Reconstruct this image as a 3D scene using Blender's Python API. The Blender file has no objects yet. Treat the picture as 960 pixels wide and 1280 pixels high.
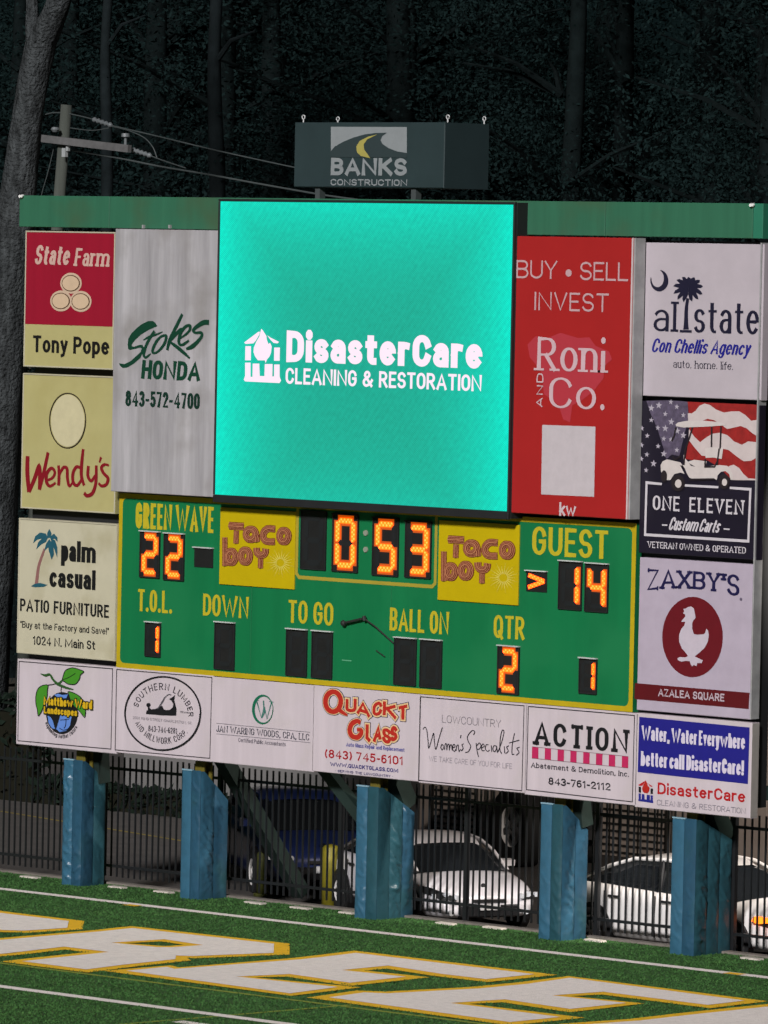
import bpy, math, random
from mathutils import Vector, Matrix, noise as mnoise
from mathutils.geometry import tessellate_polygon
random.seed(7)
PI = math.pi
R_ = math.radians
sc = bpy.context.scene
col = sc.collection

# ------------------------------------------------------------------ camera
FOC = 7600.0
CP = Vector((57.46244466, -61.20259041, 9.12000977))
YAW, PIT, ROL = R_(43.27267653), R_(2.37675162), R_(1.16212778)
F = Vector((-math.sin(YAW)*math.cos(PIT), math.cos(YAW)*math.cos(PIT), -math.sin(PIT)))
_R = Vector((math.cos(YAW), math.sin(YAW), 0)); _U = _R.cross(F)
RT = _R*math.cos(ROL) + _U*math.sin(ROL); UP = -_R*math.sin(ROL) + _U*math.cos(ROL)
cam = bpy.data.objects.new('camera', bpy.data.cameras.new('camera'))
col.objects.link(cam)
cam.matrix_world = Matrix(((RT.x, UP.x, -F.x, CP.x), (RT.y, UP.y, -F.y, CP.y), (RT.z, UP.z, -F.z, CP.z), (0, 0, 0, 1)))
cam.data.sensor_fit = 'VERTICAL'; cam.data.sensor_height = 24.0; cam.data.lens = 24.0*FOC/1280.0
cam.data.clip_start = 1.0; cam.data.clip_end = 2000.0
sc.camera = cam

# ------------------------------------------------------------------ world, sun, exposure
SUN_AZ, SUN_EL = 24.0, 26.0        # floodlight bank in front of the board, a little to the right
w = bpy.data.worlds.new('World'); sc.world = w; w.use_nodes = True
nt = w.node_tree; bg = nt.nodes['Background']
sky = nt.nodes.new('ShaderNodeTexSky'); sky.sky_type = 'NISHITA'; sky.sun_disc = False
sky.sun_elevation = R_(SUN_EL); sky.sun_rotation = R_(180.0 - SUN_AZ)
tint = nt.nodes.new('ShaderNodeMix'); tint.data_type = 'RGBA'; tint.blend_type = 'MULTIPLY'; tint.inputs[0].default_value = 1.0
tint.inputs[7].default_value = (.50, 1.0, 1.35, 1)     # night sky over the lit field: cool
nt.links.new(sky.outputs[0], tint.inputs[6]); nt.links.new(tint.outputs[2], bg.inputs[0]); bg.inputs[1].default_value = 0.0012
sl = bpy.data.lights.new('sun', 'SUN'); sl.energy = 4.0; sl.angle = R_(6.0); sl.color = (1.0, .965, .97)
sun = bpy.data.objects.new('sun', sl); col.objects.link(sun)
sd = Vector((-math.sin(R_(SUN_AZ))*math.cos(R_(SUN_EL)), math.cos(R_(SUN_AZ))*math.cos(R_(SUN_EL)), -math.sin(R_(SUN_EL))))
sun.rotation_euler = sd.to_track_quat('-Z', 'Y').to_euler(); sun.location = (20, -50, 40)
sc.view_settings.view_transform = 'Standard'; sc.view_settings.look = 'None'
sc.view_settings.exposure = 0.0; sc.view_settings.gamma = 1.0
sc.view_settings.use_curve_mapping = False

# ------------------------------------------------------------------ measuring helpers (sight line -> point on a known plane)
def ray(px, py):
    return F + RT*((px-480.0)/FOC) - UP*((py-640.0)/FOC)
def PB(px, py, y=0.0):
    d = ray(px, py); t = (y-CP.y)/d.y; p = CP + d*t
    return p.x, p.z
def PG(px, py, z=0.0):
    d = ray(px, py); t = (z-CP.z)/d.z; p = CP + d*t
    return p.x, p.y
def PY(px, py, y):
    x, z = PB(px, py, y); return Vector((x, y, z))

# ------------------------------------------------------------------ materials
def lin(c):
    c = c/255.0
    return c/12.92 if c <= .04045 else ((c+.055)/1.055)**2.4
KL = 1.28
def A(r, g, b):           # surface colour of a front-lit thing seen as r,g,b
    return tuple(min(.9, lin(v)/KL) for v in (r, g, b))
MC = {}
def mat(name, c, rough=.6, metal=0.0, var=.10, vs=3.0, streak=False, bump=0.0, bs=40.0, spec=.4, emit=None, est=0.0, coat=0.0, blot=None):
    if name in MC: return MC[name]
    m = bpy.data.materials.new(name); m.use_nodes = True; n = m.node_tree; b = n.nodes['Principled BSDF']
    b.inputs['Base Color'].default_value = (*c, 1); b.inputs['Roughness'].default_value = rough
    b.inputs['Metallic'].default_value = metal; b.inputs['Specular IOR Level'].default_value = spec
    b.inputs['Coat Weight'].default_value = coat
    tc = n.nodes.new('ShaderNodeTexCoord')
    if var > 0:
        mp = n.nodes.new('ShaderNodeMapping'); n.links.new(tc.outputs['Object'], mp.inputs[0])
        mp.inputs['Scale'].default_value = (2.2, 2.2, .16) if streak else (1, 1, 1)
        nz = n.nodes.new('ShaderNodeTexNoise'); nz.inputs['Scale'].default_value = vs; nz.inputs['Detail'].default_value = 6
        nz.inputs['Roughness'].default_value = .65
        n.links.new(mp.outputs[0], nz.inputs['Vector'])
        mr = n.nodes.new('ShaderNodeMapRange'); mr.inputs['From Min'].default_value = .3; mr.inputs['From Max'].default_value = .7
        mr.inputs['To Min'].default_value = 1-var; mr.inputs['To Max'].default_value = 1+var*.6
        n.links.new(nz.outputs['Fac'], mr.inputs['Value'])
        mx = n.nodes.new('ShaderNodeVectorMath'); mx.operation = 'SCALE'
        mx.inputs[0].default_value = c; n.links.new(mr.outputs[0], mx.inputs['Scale'])
        out = mx.outputs[0]
        if blot:
            n2 = n.nodes.new('ShaderNodeTexNoise'); n2.inputs['Scale'].default_value = blot[1]; n2.inputs['Detail'].default_value = 5
            n.links.new(tc.outputs['Object'], n2.inputs['Vector'])
            r2 = n.nodes.new('ShaderNodeMapRange'); r2.inputs['From Min'].default_value = .5; r2.inputs['From Max'].default_value = .68
            n.links.new(n2.outputs['Fac'], r2.inputs['Value'])
            m2 = n.nodes.new('ShaderNodeMix'); m2.data_type = 'RGBA'
            n.links.new(r2.outputs[0], m2.inputs[0]); n.links.new(out, m2.inputs[6]); m2.inputs[7].default_value = (*blot[0], 1)
            out = m2.outputs[2]
        n.links.new(out, b.inputs['Base Color'])
    if bump > 0:
        nb = n.nodes.new('ShaderNodeTexNoise'); nb.inputs['Scale'].default_value = bs; nb.inputs['Detail'].default_value = 4
        n.links.new(tc.outputs['Object'], nb.inputs['Vector'])
        bp = n.nodes.new('ShaderNodeBump'); bp.inputs['Strength'].default_value = bump; bp.inputs['Distance'].default_value = .02
        n.links.new(nb.outputs['Fac'], bp.inputs['Height']); n.links.new(bp.outputs[0], b.inputs['Normal'])
    if emit:
        b.inputs['Emission Color'].default_value = (*emit, 1); b.inputs['Emission Strength'].default_value = est
    MC[name] = m
    return m
def ink(r, g, b, **k):
    return mat('ink_%d_%d_%d' % (r, g, b), A(r, g, b), rough=.5, var=.08, vs=6, **k)

# ------------------------------------------------------------------ mesh helpers
OFF = {}
class MB:
    def __init__(s): s.v = []; s.f = []; s.mi = []; s.k = 0
    def add(s, v, f):
        o = len(s.v); s.v += [tuple(p) for p in v]; s.f += [tuple(i+o for i in q) for q in f]; s.mi += [s.k]*len(f)
    def box(s, x0, x1, y0, y1, z0, z1):
        if x0 > x1: x0, x1 = x1, x0
        if z0 > z1: z0, z1 = z1, z0
        if y0 > y1: y0, y1 = y1, y0
        s.add([(x0,y0,z0),(x1,y0,z0),(x1,y1,z0),(x0,y1,z0),(x0,y0,z1),(x1,y0,z1),(x1,y1,z1),(x0,y1,z1)],
              [(0,3,2,1),(4,5,6,7),(0,1,5,4),(1,2,6,5),(2,3,7,6),(3,0,4,7)]); return s
    def bbox(s, x0, x1, y0, y1, z0, z1, b=.008):      # box with chamfered front edges (front = -y)
        if x0 > x1: x0, x1 = x1, x0
        if z0 > z1: z0, z1 = z1, z0
        v = [(x0+b,y0,z0+b),(x1-b,y0,z0+b),(x1-b,y0,z1-b),(x0+b,y0,z1-b),(x0,y0+b,z0),(x1,y0+b,z0),(x1,y0+b,z1),(x0,y0+b,z1),
             (x0,y1,z0),(x1,y1,z0),(x1,y1,z1),(x0,y1,z1)]
        f = [(0,1,2,3)]
        for i in range(4):
            j = (i+1) % 4; f += [(i,4+i,4+j,j),(4+i,8+i,8+j,4+j)]
        f.append((11,10,9,8)); s.add(v, f); return s
    def tube(s, pts, r, n=8, cap=True):
        pts = [Vector(p) for p in pts]; rs = r if isinstance(r, (list, tuple)) else [r]*len(pts)
        vs = []; fs = []; ref = None
        for i, p in enumerate(pts):
            t = (pts[min(i+1, len(pts)-1)] - pts[max(i-1, 0)]).normalized()
            if ref is None: ref = t.orthogonal().normalized()
            ref = (ref - t*ref.dot(t)).normalized(); bi = t.cross(ref)
            for k in range(n):
                a = 2*PI*k/n; vs.append(p + (ref*math.cos(a)+bi*math.sin(a))*rs[i])
        for i in range(len(pts)-1):
            for k in range(n):
                k2 = (k+1) % n; fs.append((i*n+k, i*n+k2, (i+1)*n+k2, (i+1)*n+k))
        if cap: fs += [tuple(range(n-1, -1, -1)), tuple((len(pts)-1)*n+k for k in range(n))]
        s.add(vs, fs); return s
    def bar(s, a, b, w, h):       # rectangular bar from a to b, w across (horizontal), h vertical-ish
        a, b = Vector(a), Vector(b); t = (b-a).normalized()
        up = Vector((0,0,1)) if abs(t.z) < .95 else Vector((1,0,0))
        sx = t.cross(up).normalized(); uz = sx.cross(t)
        v = [q + sx*i*w/2 + uz*j*h/2 for q in (a, b) for i, j in ((-1,-1),(1,-1),(1,1),(-1,1))]
        s.add(v, [(0,3,2,1),(4,5,6,7),(0,1,5,4),(1,2,6,5),(2,3,7,6),(3,0,4,7)]); return s
    def poly(s, pts2, y, holes=()):      # flat polygon in the x-z plane at depth y
        lp = [[Vector((p[0], p[1], 0)) for p in pts2]] + [[Vector((p[0], p[1], 0)) for p in h] for h in holes]
        allp = [p for l in lp for p in l]; tr = tessellate_polygon(lp); fs = []
        for t in tr:
            a, b, c = (allp[i] for i in t)
            cr = (b.x-a.x)*(c.y-a.y)-(b.y-a.y)*(c.x-a.x)
            if abs(cr) < 1e-12: continue
            fs.append(t if cr > 0 else (t[0], t[2], t[1]))
        s.add([(p.x, y, p.y) for p in allp], fs); return s
    def gpoly(s, pts2, z, holes=()):     # flat polygon on the ground
        lp = [[Vector((p[0], p[1], 0)) for p in pts2]] + [[Vector((p[0], p[1], 0)) for p in h] for h in holes]
        allp = [p for l in lp for p in l]; fs = []
        for t in tessellate_polygon(lp):
            a, b, c = (allp[i] for i in t)
            fs.append(t if (b.x-a.x)*(c.y-a.y)-(b.y-a.y)*(c.x-a.x) > 0 else (t[0], t[2], t[1]))
        s.add([(p.x, p.y, z) for p in allp], fs); return s
    def prism(s, pts2, y0, y1):
        n = len(pts2); ar = sum(pts2[i][0]*pts2[(i+1) % n][1]-pts2[(i+1) % n][0]*pts2[i][1] for i in range(n))
        p = list(pts2) if ar > 0 else list(pts2)[::-1]
        v = [(a, y0, b) for a, b in p] + [(a, y1, b) for a, b in p]
        f = [tuple(range(n)), tuple(range(2*n-1, n-1, -1))]
        f += [(i, n+i, n+(i+1) % n, (i+1) % n) for i in range(n)]
        s.add(v, f); return s
    def build(s, name, m, parent=None, local=False, smooth=False, label=None):
        me = bpy.data.meshes.new(name)
        off = Vector((0,0,0)) if (local or parent is None) else OFF.get(parent.name, Vector((0,0,0)))
        me.from_pydata([(p[0]-off.x, p[1]-off.y, p[2]-off.z) for p in s.v], [], s.f)
        ms = m if isinstance(m, (list, tuple)) else [m]
        for q in ms: me.materials.append(q)
        if len(ms) > 1: me.polygons.foreach_set('material_index', s.mi)
        if smooth: me.polygons.foreach_set('use_smooth', [True]*len(s.f))
        me.update()
        o = bpy.data.objects.new(name, me); col.objects.link(o)
        if parent is not None:
            o.parent = parent; OFF[o.name] = off
        if label: o['label'] = label
        return o
def tag(o, label=None, cat=None, group=None, kind=None):
    if label: o['label'] = label
    if cat: o['category'] = cat
    if group: o['group'] = group
    if kind: o['kind'] = kind
    return o
def thing(name, label, cat, loc=(0,0,0), group=None, rz=0):
    o = bpy.data.objects.new(name, None); col.objects.link(o); o.location = loc; o.rotation_euler = (0,0,rz)
    o.empty_display_size = .2
    OFF[o.name] = Vector(loc)
    return tag(o, label, cat, group)
def copy_tree(o, parent=None):
    c = o.copy(); col.objects.link(c)
    if parent is not None: c.parent = parent
    for ch in list(o.children): copy_tree(ch, c)
    return c

# ------------------------------------------------------------------ lettering: a stroke font drawn with a pen of given weight
def _p(s):
    out = []
    for st in s.split(';'):
        pts = []
        for tk in st.split():
            if tk[0] == '@':
                cx, cy, rx, ry, a0, a1 = (float(v) for v in tk[1:].split(','))
                n = max(4, int(abs(a1-a0)/18))
                for i in range(n+1):
                    a = R_(a0+(a1-a0)*i/n); pts.append((cx+rx*math.cos(a), cy+ry*math.sin(a)))
            else:
                a, b = tk.split(','); pts.append((float(a), float(b)))
        q = [pts[0]]
        for p in pts[1:]:
            if abs(p[0]-q[-1][0])+abs(p[1]-q[-1][1]) > 1e-4: q.append(p)
        out.append(q)
    return out
O_ = '@.3,.66,.3,.34,90,180 @.3,.34,.3,.34,180,360 @.3,.66,.3,.34,0,90'
o_ = '@.25,.35,.25,.35,90,450'
G0 = {
'A':(.64,'0,0 .32,1 .64,0;.12,.3 .52,.3'), 'B':(.58,'0,0 0,1 .32,1 @.32,.76,.23,.24,90,-90 0,.52;.32,.52 @.32,.26,.26,.26,90,-90 0,0'),
'C':(.6,'@.3,.66,.3,.34,15,180 @.3,.34,.3,.34,180,345'), 'D':(.6,'0,0 0,1 .25,1 @.25,.65,.35,.35,90,0 @.25,.35,.35,.35,0,-90 0,0'),
'E':(.5,'.5,1 0,1 0,0 .5,0;0,.52 .42,.52'), 'F':(.5,'.5,1 0,1 0,0;0,.52 .42,.52'),
'G':(.62,'@.3,.66,.3,.34,15,180 @.3,.34,.3,.34,180,360 .6,.48 .36,.48'), 'H':(.6,'0,0 0,1;.6,0 .6,1;0,.52 .6,.52'),
'I':(.0,'0,0 0,1'), 'J':(.42,'.42,1 .42,.25 @.21,.25,.21,.25,0,-180'), 'K':(.6,'0,0 0,1;.56,1 0,.42;.17,.56 .6,0'),
'L':(.48,'0,1 0,0 .48,0'), 'M':(.76,'0,0 0,1 .38,.15 .76,1 .76,0'), 'N':(.62,'0,0 0,1 .62,0 .62,1'), 'O':(.6,O_),
'P':(.56,'0,0 0,1 .3,1 @.3,.73,.26,.27,90,-90 0,.46'), 'Q':(.62,O_+';.38,.25 .64,-.06'),
'R':(.6,'0,0 0,1 .3,1 @.3,.74,.26,.26,90,-90 0,.48;.26,.48 .6,0'), 'S':(.56,'@.28,.74,.27,.26,20,270 @.28,.25,.28,.25,90,-165'),
'T':(.6,'0,1 .6,1;.3,1 .3,0'), 'U':(.6,'0,1 0,.3 @.3,.3,.3,.3,180,360 .6,1'), 'V':(.62,'0,1 .31,0 .62,1'),
'W':(.9,'0,1 .22,0 .45,.85 .68,0 .9,1'), 'X':(.6,'0,0 .6,1;0,1 .6,0'), 'Y':(.6,'0,1 .3,.45 .6,1;.3,.45 .3,0'), 'Z':(.56,'0,1 .56,1 0,0 .56,0'),
'a':(.46,'@.23,.48,.22,.22,155,0 .45,0;.45,.4 .24,.4 @.22,.2,.22,.2,90,270 @.22,.2,.23,.2,-90,-20'), 'b':(.5,'0,1 0,0;@.25,.35,.25,.35,180,-180'),
'c':(.46,'@.25,.35,.25,.35,40,320'), 'd':(.5,'.5,1 .5,0;@.25,.35,.25,.35,0,360'), 'e':(.5,'0,.37 .5,.37 @.25,.35,.25,.35,0,320'),
'f':(.32,'@.3,.8,.17,.2,80,180 .13,0;0,.68 .32,.68'), 'g':(.5,'@.25,.35,.25,.35,0,360;.5,.7 .5,-.08 @.25,-.08,.25,.22,0,-150'),
'h':(.48,'0,1 0,0;0,.46 @.24,.46,.24,.24,180,0 .48,0'), 'i':(.0,'0,.63 0,0;-.01,1.0 .01,1.0'), 'j':(.1,'.1,.7 .1,-.15 -.08,-.28;.09,.94 .11,.94'),
'k':(.46,'0,1 0,0;.42,.7 0,.28;.13,.4 .46,0'), 'l':(.0,'0,1 0,0'), 'm':(.8,'0,.7 0,0;0,.48 @.2,.48,.2,.22,180,0 .4,0;.4,.48 @.6,.48,.2,.22,180,0 .8,0'),
'n':(.46,'0,.7 0,0;0,.46 @.23,.46,.23,.24,180,0 .46,0'), 'o':(.5,o_), 'p':(.5,'0,.7 0,-.28;@.25,.35,.25,.35,180,-180'),
'q':(.5,'.5,.7 .5,-.28;@.25,.35,.25,.35,0,360'), 'r':(.3,'0,.7 0,0;0,.45 @.22,.45,.22,.24,180,70'),
's':(.42,'@.21,.52,.2,.18,25,270 @.21,.17,.21,.17,90,-160'), 't':(.34,'.14,.92 .14,.18 @.3,.18,.16,.18,180,280;0,.68 .34,.68'),
'u':(.46,'0,.7 0,.25 @.23,.25,.23,.25,180,360 .46,.7;.46,.25 .46,0'), 'v':(.46,'0,.7 .23,0 .46,.7'), 'w':(.7,'0,.7 .17,0 .35,.6 .53,0 .7,.7'),
'x':(.46,'0,0 .46,.7;0,.7 .46,0'), 'y':(.46,'0,.7 .24,.05;.46,.7 .18,-.22 .02,-.28'), 'z':(.42,'0,.7 .42,.7 0,0 .42,0'),
'0':(.54,'@.27,.7,.27,.3,90,180 @.27,.3,.27,.3,180,360 @.27,.7,.27,.3,0,90'), '1':(.3,'0,.8 .22,1 .22,0'),
'2':(.52,'@.26,.73,.25,.27,165,-20 0,0 .54,0'), '3':(.52,'@.25,.75,.24,.25,150,-90;.25,.5 @.25,.25,.27,.25,90,-150'),
'4':(.56,'.42,0 .42,1 0,.27 .56,.27'), '5':(.52,'.48,1 .07,1 .03,.54 @.25,.32,.27,.32,130,-150'),
'6':(.52,'@.3,.66,.29,.34,60,180 @.26,.3,.25,.3,180,-180'), '7':(.52,'0,1 .52,1 .2,0'),
'8':(.54,'@.27,.76,.22,.24,-90,270;@.27,.26,.27,.26,90,450'), '9':(.52,'@.26,.7,.25,.3,0,360;@.22,.34,.29,.34,0,-120'),
'-':(.28,'0,.42 .28,.42'), '.':(.04,'0,0 .04,0'), ',':(.06,'.05,.03 0,-.13'), '&':(.66,'.62,0 .1,.72 @.27,.8,.17,.2,200,-20 @.22,.25,.22,.25,90,270 .5,.12 .66,.4'),
'!':(.04,'.02,1 .02,.3;.01,0 .03,0'), "'":(.03,'.03,1 0,.74'), '"':(.16,'.02,1 0,.78;.16,1 .14,.78'), '(':(.18,'@.3,.45,.3,.62,125,235'),
')':(.18,'@-.12,.45,.3,.62,55,-55'), '*':(.1,'0,.45 .1,.45'), ':':(.04,'0,.1 .04,.1;0,.6 .04,.6'),
}
GL = {k: (v[0], _p(v[1])) for k, v in G0.items()}
def ribbon(mb, pts, wf, y, closed=False, ext=0.0):
    """pts: (x,z) list; wf(dx,dz,i)->width. Real flat strip, each point a hair nearer so crossings never share a plane."""
    n = len(pts)
    if n < 2: return
    P = [Vector((p[0], p[1])) for p in pts]
    if ext and not closed:
        d0 = (P[0]-P[1]); d1 = (P[-1]-P[-2])
        if d0.length > 0: P[0] = P[0] + d0.normalized()*ext
        if d1.length > 0: P[-1] = P[-1] + d1.normalized()*ext
    vs = []; 
    for i in range(n):
        a = P[i-1] if (i > 0 or closed) else None
        b = P[(i+1) % n] if (i < n-1 or closed) else None
        d1 = (P[i]-a).normalized() if a is not None else None
        d2 = (b-P[i]).normalized() if b is not None else None
        if d1 is None or d1.length == 0: d1 = d2
        if d2 is None or d2.length == 0: d2 = d1
        w = (wf(d1.x, d1.y, i)+wf(d2.x, d2.y, i))/2
        n1 = Vector((-d1.y, d1.x)); n2 = Vector((-d2.y, d2.x)); m = n1+n2
        if m.length < .2:      # sharp turn
            m = n1.copy(); k = 1
        else:
            m.normalize(); dt = m.dot(n1); k = 1/dt if dt > .66 else 1.08
        yy = y - i*3e-5
        vs += [(P[i].x+m.x*w/2*k, yy, P[i].y+m.y*w/2*k), (P[i].x-m.x*w/2*k, yy, P[i].y-m.y*w/2*k)]
    fs = [(2*i+1, 2*i+3, 2*i+2, 2*i) for i in range(n-1)]
    if closed: fs.append((2*n-1, 1, 0, 2*n-2))
    mb.add(vs, fs)
def catm(pts, k=6, closed=False):
    n = len(pts); out = []
    rng = range(n) if closed else range(n-1)
    for i in rng:
        if closed: a, b, c, d = (pts[(i+j-1) % n] for j in range(4))
        else: a, b, c, d = pts[max(i-1, 0)], pts[i], pts[i+1], pts[min(i+2, n-1)]
        for j in range(k):
            t = j/k
            out.append(tuple(.5*(2*b[q]+(c[q]-a[q])*t+(2*a[q]-5*b[q]+4*c[q]-d[q])*t*t+(3*b[q]-a[q]-3*c[q]+d[q])*t**3) for q in range(len(b))))
    if not closed: out.append(tuple(pts[-1]))
    return out
def layout(s, track=.2, space=.42, slant=0.0):
    x = 0; out = []
    for ch in s:
        if ch == ' ': x += space; continue
        w_, st = GL[ch]
        out.append([[(x+p[0]+slant*p[1], p[1]) for p in q] for q in st]); x += w_+track
    return out, x-track
def txt(parent, s, x0, yb, yt, x1, y, m, tv=.16, th=None, serif=0.0, slant=0.0, track=.2, space=.42, zt=None, warp=None, name='lettering',
        layer=1, grow=0.0, mb=None):
    """lettering between two sight lines on the plane y; tv/th = stem weights as a share of the cap height"""
    if zt: ox, oy, sc_ = zt; x0, x1 = ox+x0/sc_, ox+x1/sc_; yb, yt = oy+yb/sc_, oy+yt/sc_
    th = tv if th is None else th
    X0, Z0 = PB(x0, yb, y); X1, _ = PB(x1, yb, y); _, Z1 = PB(x0, yt, y)
    H = Z1-Z0; W = X1-X0; kb_ = 1.14 if tv < .19 else 1.0; tvm, thm = tv*H*kb_, th*H*(1.10 if tv < .19 else 1.0)
    ng = sum(1 for ch in s if ch != ' '); W2 = W-slant*H*.9
    g_ = track*.48; sumw = sum(GL[ch][0] if ch != ' ' else space for ch in s)
    EX = {'M': 1.5, 'W': 1.7, 'm': 1.3, 'w': 1.3, 'N': .5, 'A': .45, 'V': .3, 'X': .3, 'K': .3, '4': .3, 'k': .25, '&': .5}
    exn = sum(EX.get(ch, 0) for ch in s); ng += exn
    if ng*tvm > .60*W2: tvm = .60*W2/ng
    sx = (W2-ng*tvm)/max(sumw+g_*(ng-exn-1), .01); sz = (H-thm)
    gl = []; x = 0.0; wd_ = 0
    for ch in s:
        if ch == ' ': x += space*sx; wd_ += 1; continue
        gw = GL[ch][0]; ks = (gw*sx+EX.get(ch, 0)*tvm)/(gw*sx) if gw > 0 else 1.0
        gl.append((ch, wd_, [[((x/sx)+p[0]*ks, p[1]) for p in q] for q in GL[ch][1]])); x += gw*sx*ks+g_*sx+tvm
    own = mb is None; mb = mb or MB(); c = 0; word = 0
    base = y - .004*layer
    for ch, wi, g in gl:
        if own and wi != word:      # every word is a piece of its own
            if mb.v: mb.build(name, m, parent)
            mb = MB(); word = wi
        for q in g:
            P = [(X0+tvm/2+p[0]*sx+slant*p[1]*H, Z0+thm/2+p[1]*sz) for p in q]
            if len(q) == 2 and abs(q[0][0]-q[1][0]) < .07 and abs(q[0][1]-q[1][1]) < .05:      # dots
                cx = (P[0][0]+P[1][0])/2; cz = P[0][1]+max(0, tvm-thm)/2*(1 if q[0][1] < .1 else 0); hw = tvm*.56+grow/2; bb = base-(c % 12)*.0002; c += 1
                if warp: cx, cz = warp(cx, cz, X0, Z0, W, H)
                mb.poly([(cx+hw*math.cos(a_*PI/4+.39), cz+hw*1.08*math.sin(a_*PI/4+.39)) for a_ in range(8)], bb); continue
            if warp: P = [warp(a, b, X0, Z0, W, H) for a, b in P]
            tk = lambda dx, dz, i: math.sqrt((tvm*dz)**2+(thm*dx)**2)+grow
            cl = len(P) > 6 and abs(P[0][0]-P[-1][0])+abs(P[0][1]-P[-1][1]) < 1e-5
            if cl: P = P[:-1]
            ribbon(mb, P, tk, base-(c % 12)*.0012/6, closed=cl, ext=(thm/2 if not serif else thm/2)+grow/2); c += 1
            if serif and not cl and ch not in 'acegosS&CGJU235689t':
                for e, f_ in ((0, 1), (-1, -2)):
                    if min(abs(q[e][1]-t_) for t_ in (0, .7, 1, -.28)) > .05: continue
                    dx, dz = P[e][0]-P[f_][0], P[e][1]-P[f_][1]; L = math.hypot(dx, dz)+1e-9
                    if abs(dz)/L > .6:
                        b_ = serif*tvm
                        mb.box(P[e][0]-tvm/2-b_, P[e][0]+tvm/2+b_, base-.0015, base-.0010, P[e][1]-thm/2, P[e][1]+thm/2)
                    elif len(P) < 6 and abs(dx)/L > .9 and abs(dx) > .1*H:
                        b_ = serif*tvm*1.3
                        mb.box(P[e][0]-thm*.3, P[e][0]+thm*.5, base-.0015, base-.0010, P[e][1]-b_, P[e][1]+b_)
    return mb.build(name, m, parent) if own else mb
def ztp(pts, zt):
    if not zt: return pts
    return [(zt[0]+p[0]/zt[2], zt[1]+p[1]/zt[2])+tuple(p[2:]) for p in pts]
def wpts(pts, y, zt=None):
    return [PB(p[0], p[1], y) for p in ztp(pts, zt)]
def art(parent, name, pts, y, m, zt=None, layer=1, smooth=False, mb=None, holes=()):
    P = wpts(pts, y, zt)
    if smooth: P = catm(P, 5, True)
    own = mb is None; mb = mb or MB()
    mb.poly(P, y-.004*layer, [wpts(h, y, zt) for h in holes])
    return mb.build(name, m, parent) if own else mb
def brush(mb, pts, w_, y, zt=None, layer=1, closed=False, smooth=True, j=0):
    """w_ in zoomed pixels -> metres"""
    s = (zt[2] if zt else 1.0)*66.0
    P = wpts([p[:2] for p in pts], y, zt); ws = [(p[2] if len(p) > 2 else w_)/s for p in pts]
    Q = [(a[0], a[1], b) for a, b in zip(P, ws)]
    if smooth and len(Q) > 2: Q = catm(Q, 6, closed)
    ribbon(mb, [(q[0], q[1]) for q in Q], lambda dx, dz, i: Q[i % len(Q)][2]*(.72+.28*abs(dz)), y-.004*layer-j*.0004, closed=closed)
def ell(cx, cy, rx, ry, n=32, a0=0, a1=360):
    return [(cx+rx*math.cos(R_(a0+(a1-a0)*i/n)), cy-ry*math.sin(R_(a0+(a1-a0)*i/n))) for i in range(n if a1-a0 == 360 else n+1)]
def outline(mb, TL, TR, BR, BL, w_, y, zt=None, layer=1):
    brush(mb, [TL, TR, BR, BL], w_, y, zt, layer, closed=True, smooth=False)

# ------------------------------------------------------------------ ground (gently graded towards the left)
GA, GB = -.055, .0065
def gz(x): return GA + GB*max(-60, min(60, x))
def PG(px, py):
    d = ray(px, py); t = (GA+GB*CP.x-CP.z)/(d.z-GB*d.x); p = CP+d*t
    return p.x, p.y
LD = .25        # the car park lies this much lower than the field
def gl(x): return gz(x)-LD
def PGL(px, py):
    d = ray(px, py); t = (GA-LD+GB*CP.x-CP.z)/(d.z-GB*d.x); p = CP+d*t
    return p.x, p.y
def sheet(name, x0, x1, y0, y1, dz, m, nx=40):
    mb = MB(); v = []; f = []
    xs = [x0+(x1-x0)*i/nx for i in range(nx+1)]
    if x0 < -60: xs = sorted(set([x0, -60, 60, x1]+[-60+3*i for i in range(41)]))
    for x in xs: v += [(x, y0, gz(x)+dz), (x, y1, gz(x)+dz)]
    f = [(2*i, 2*i+2, 2*i+3, 2*i+1) for i in range(len(xs)-1)]
    mb.add(v, f); o = mb.build(name, m); o['kind'] = 'structure'; return o
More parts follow.
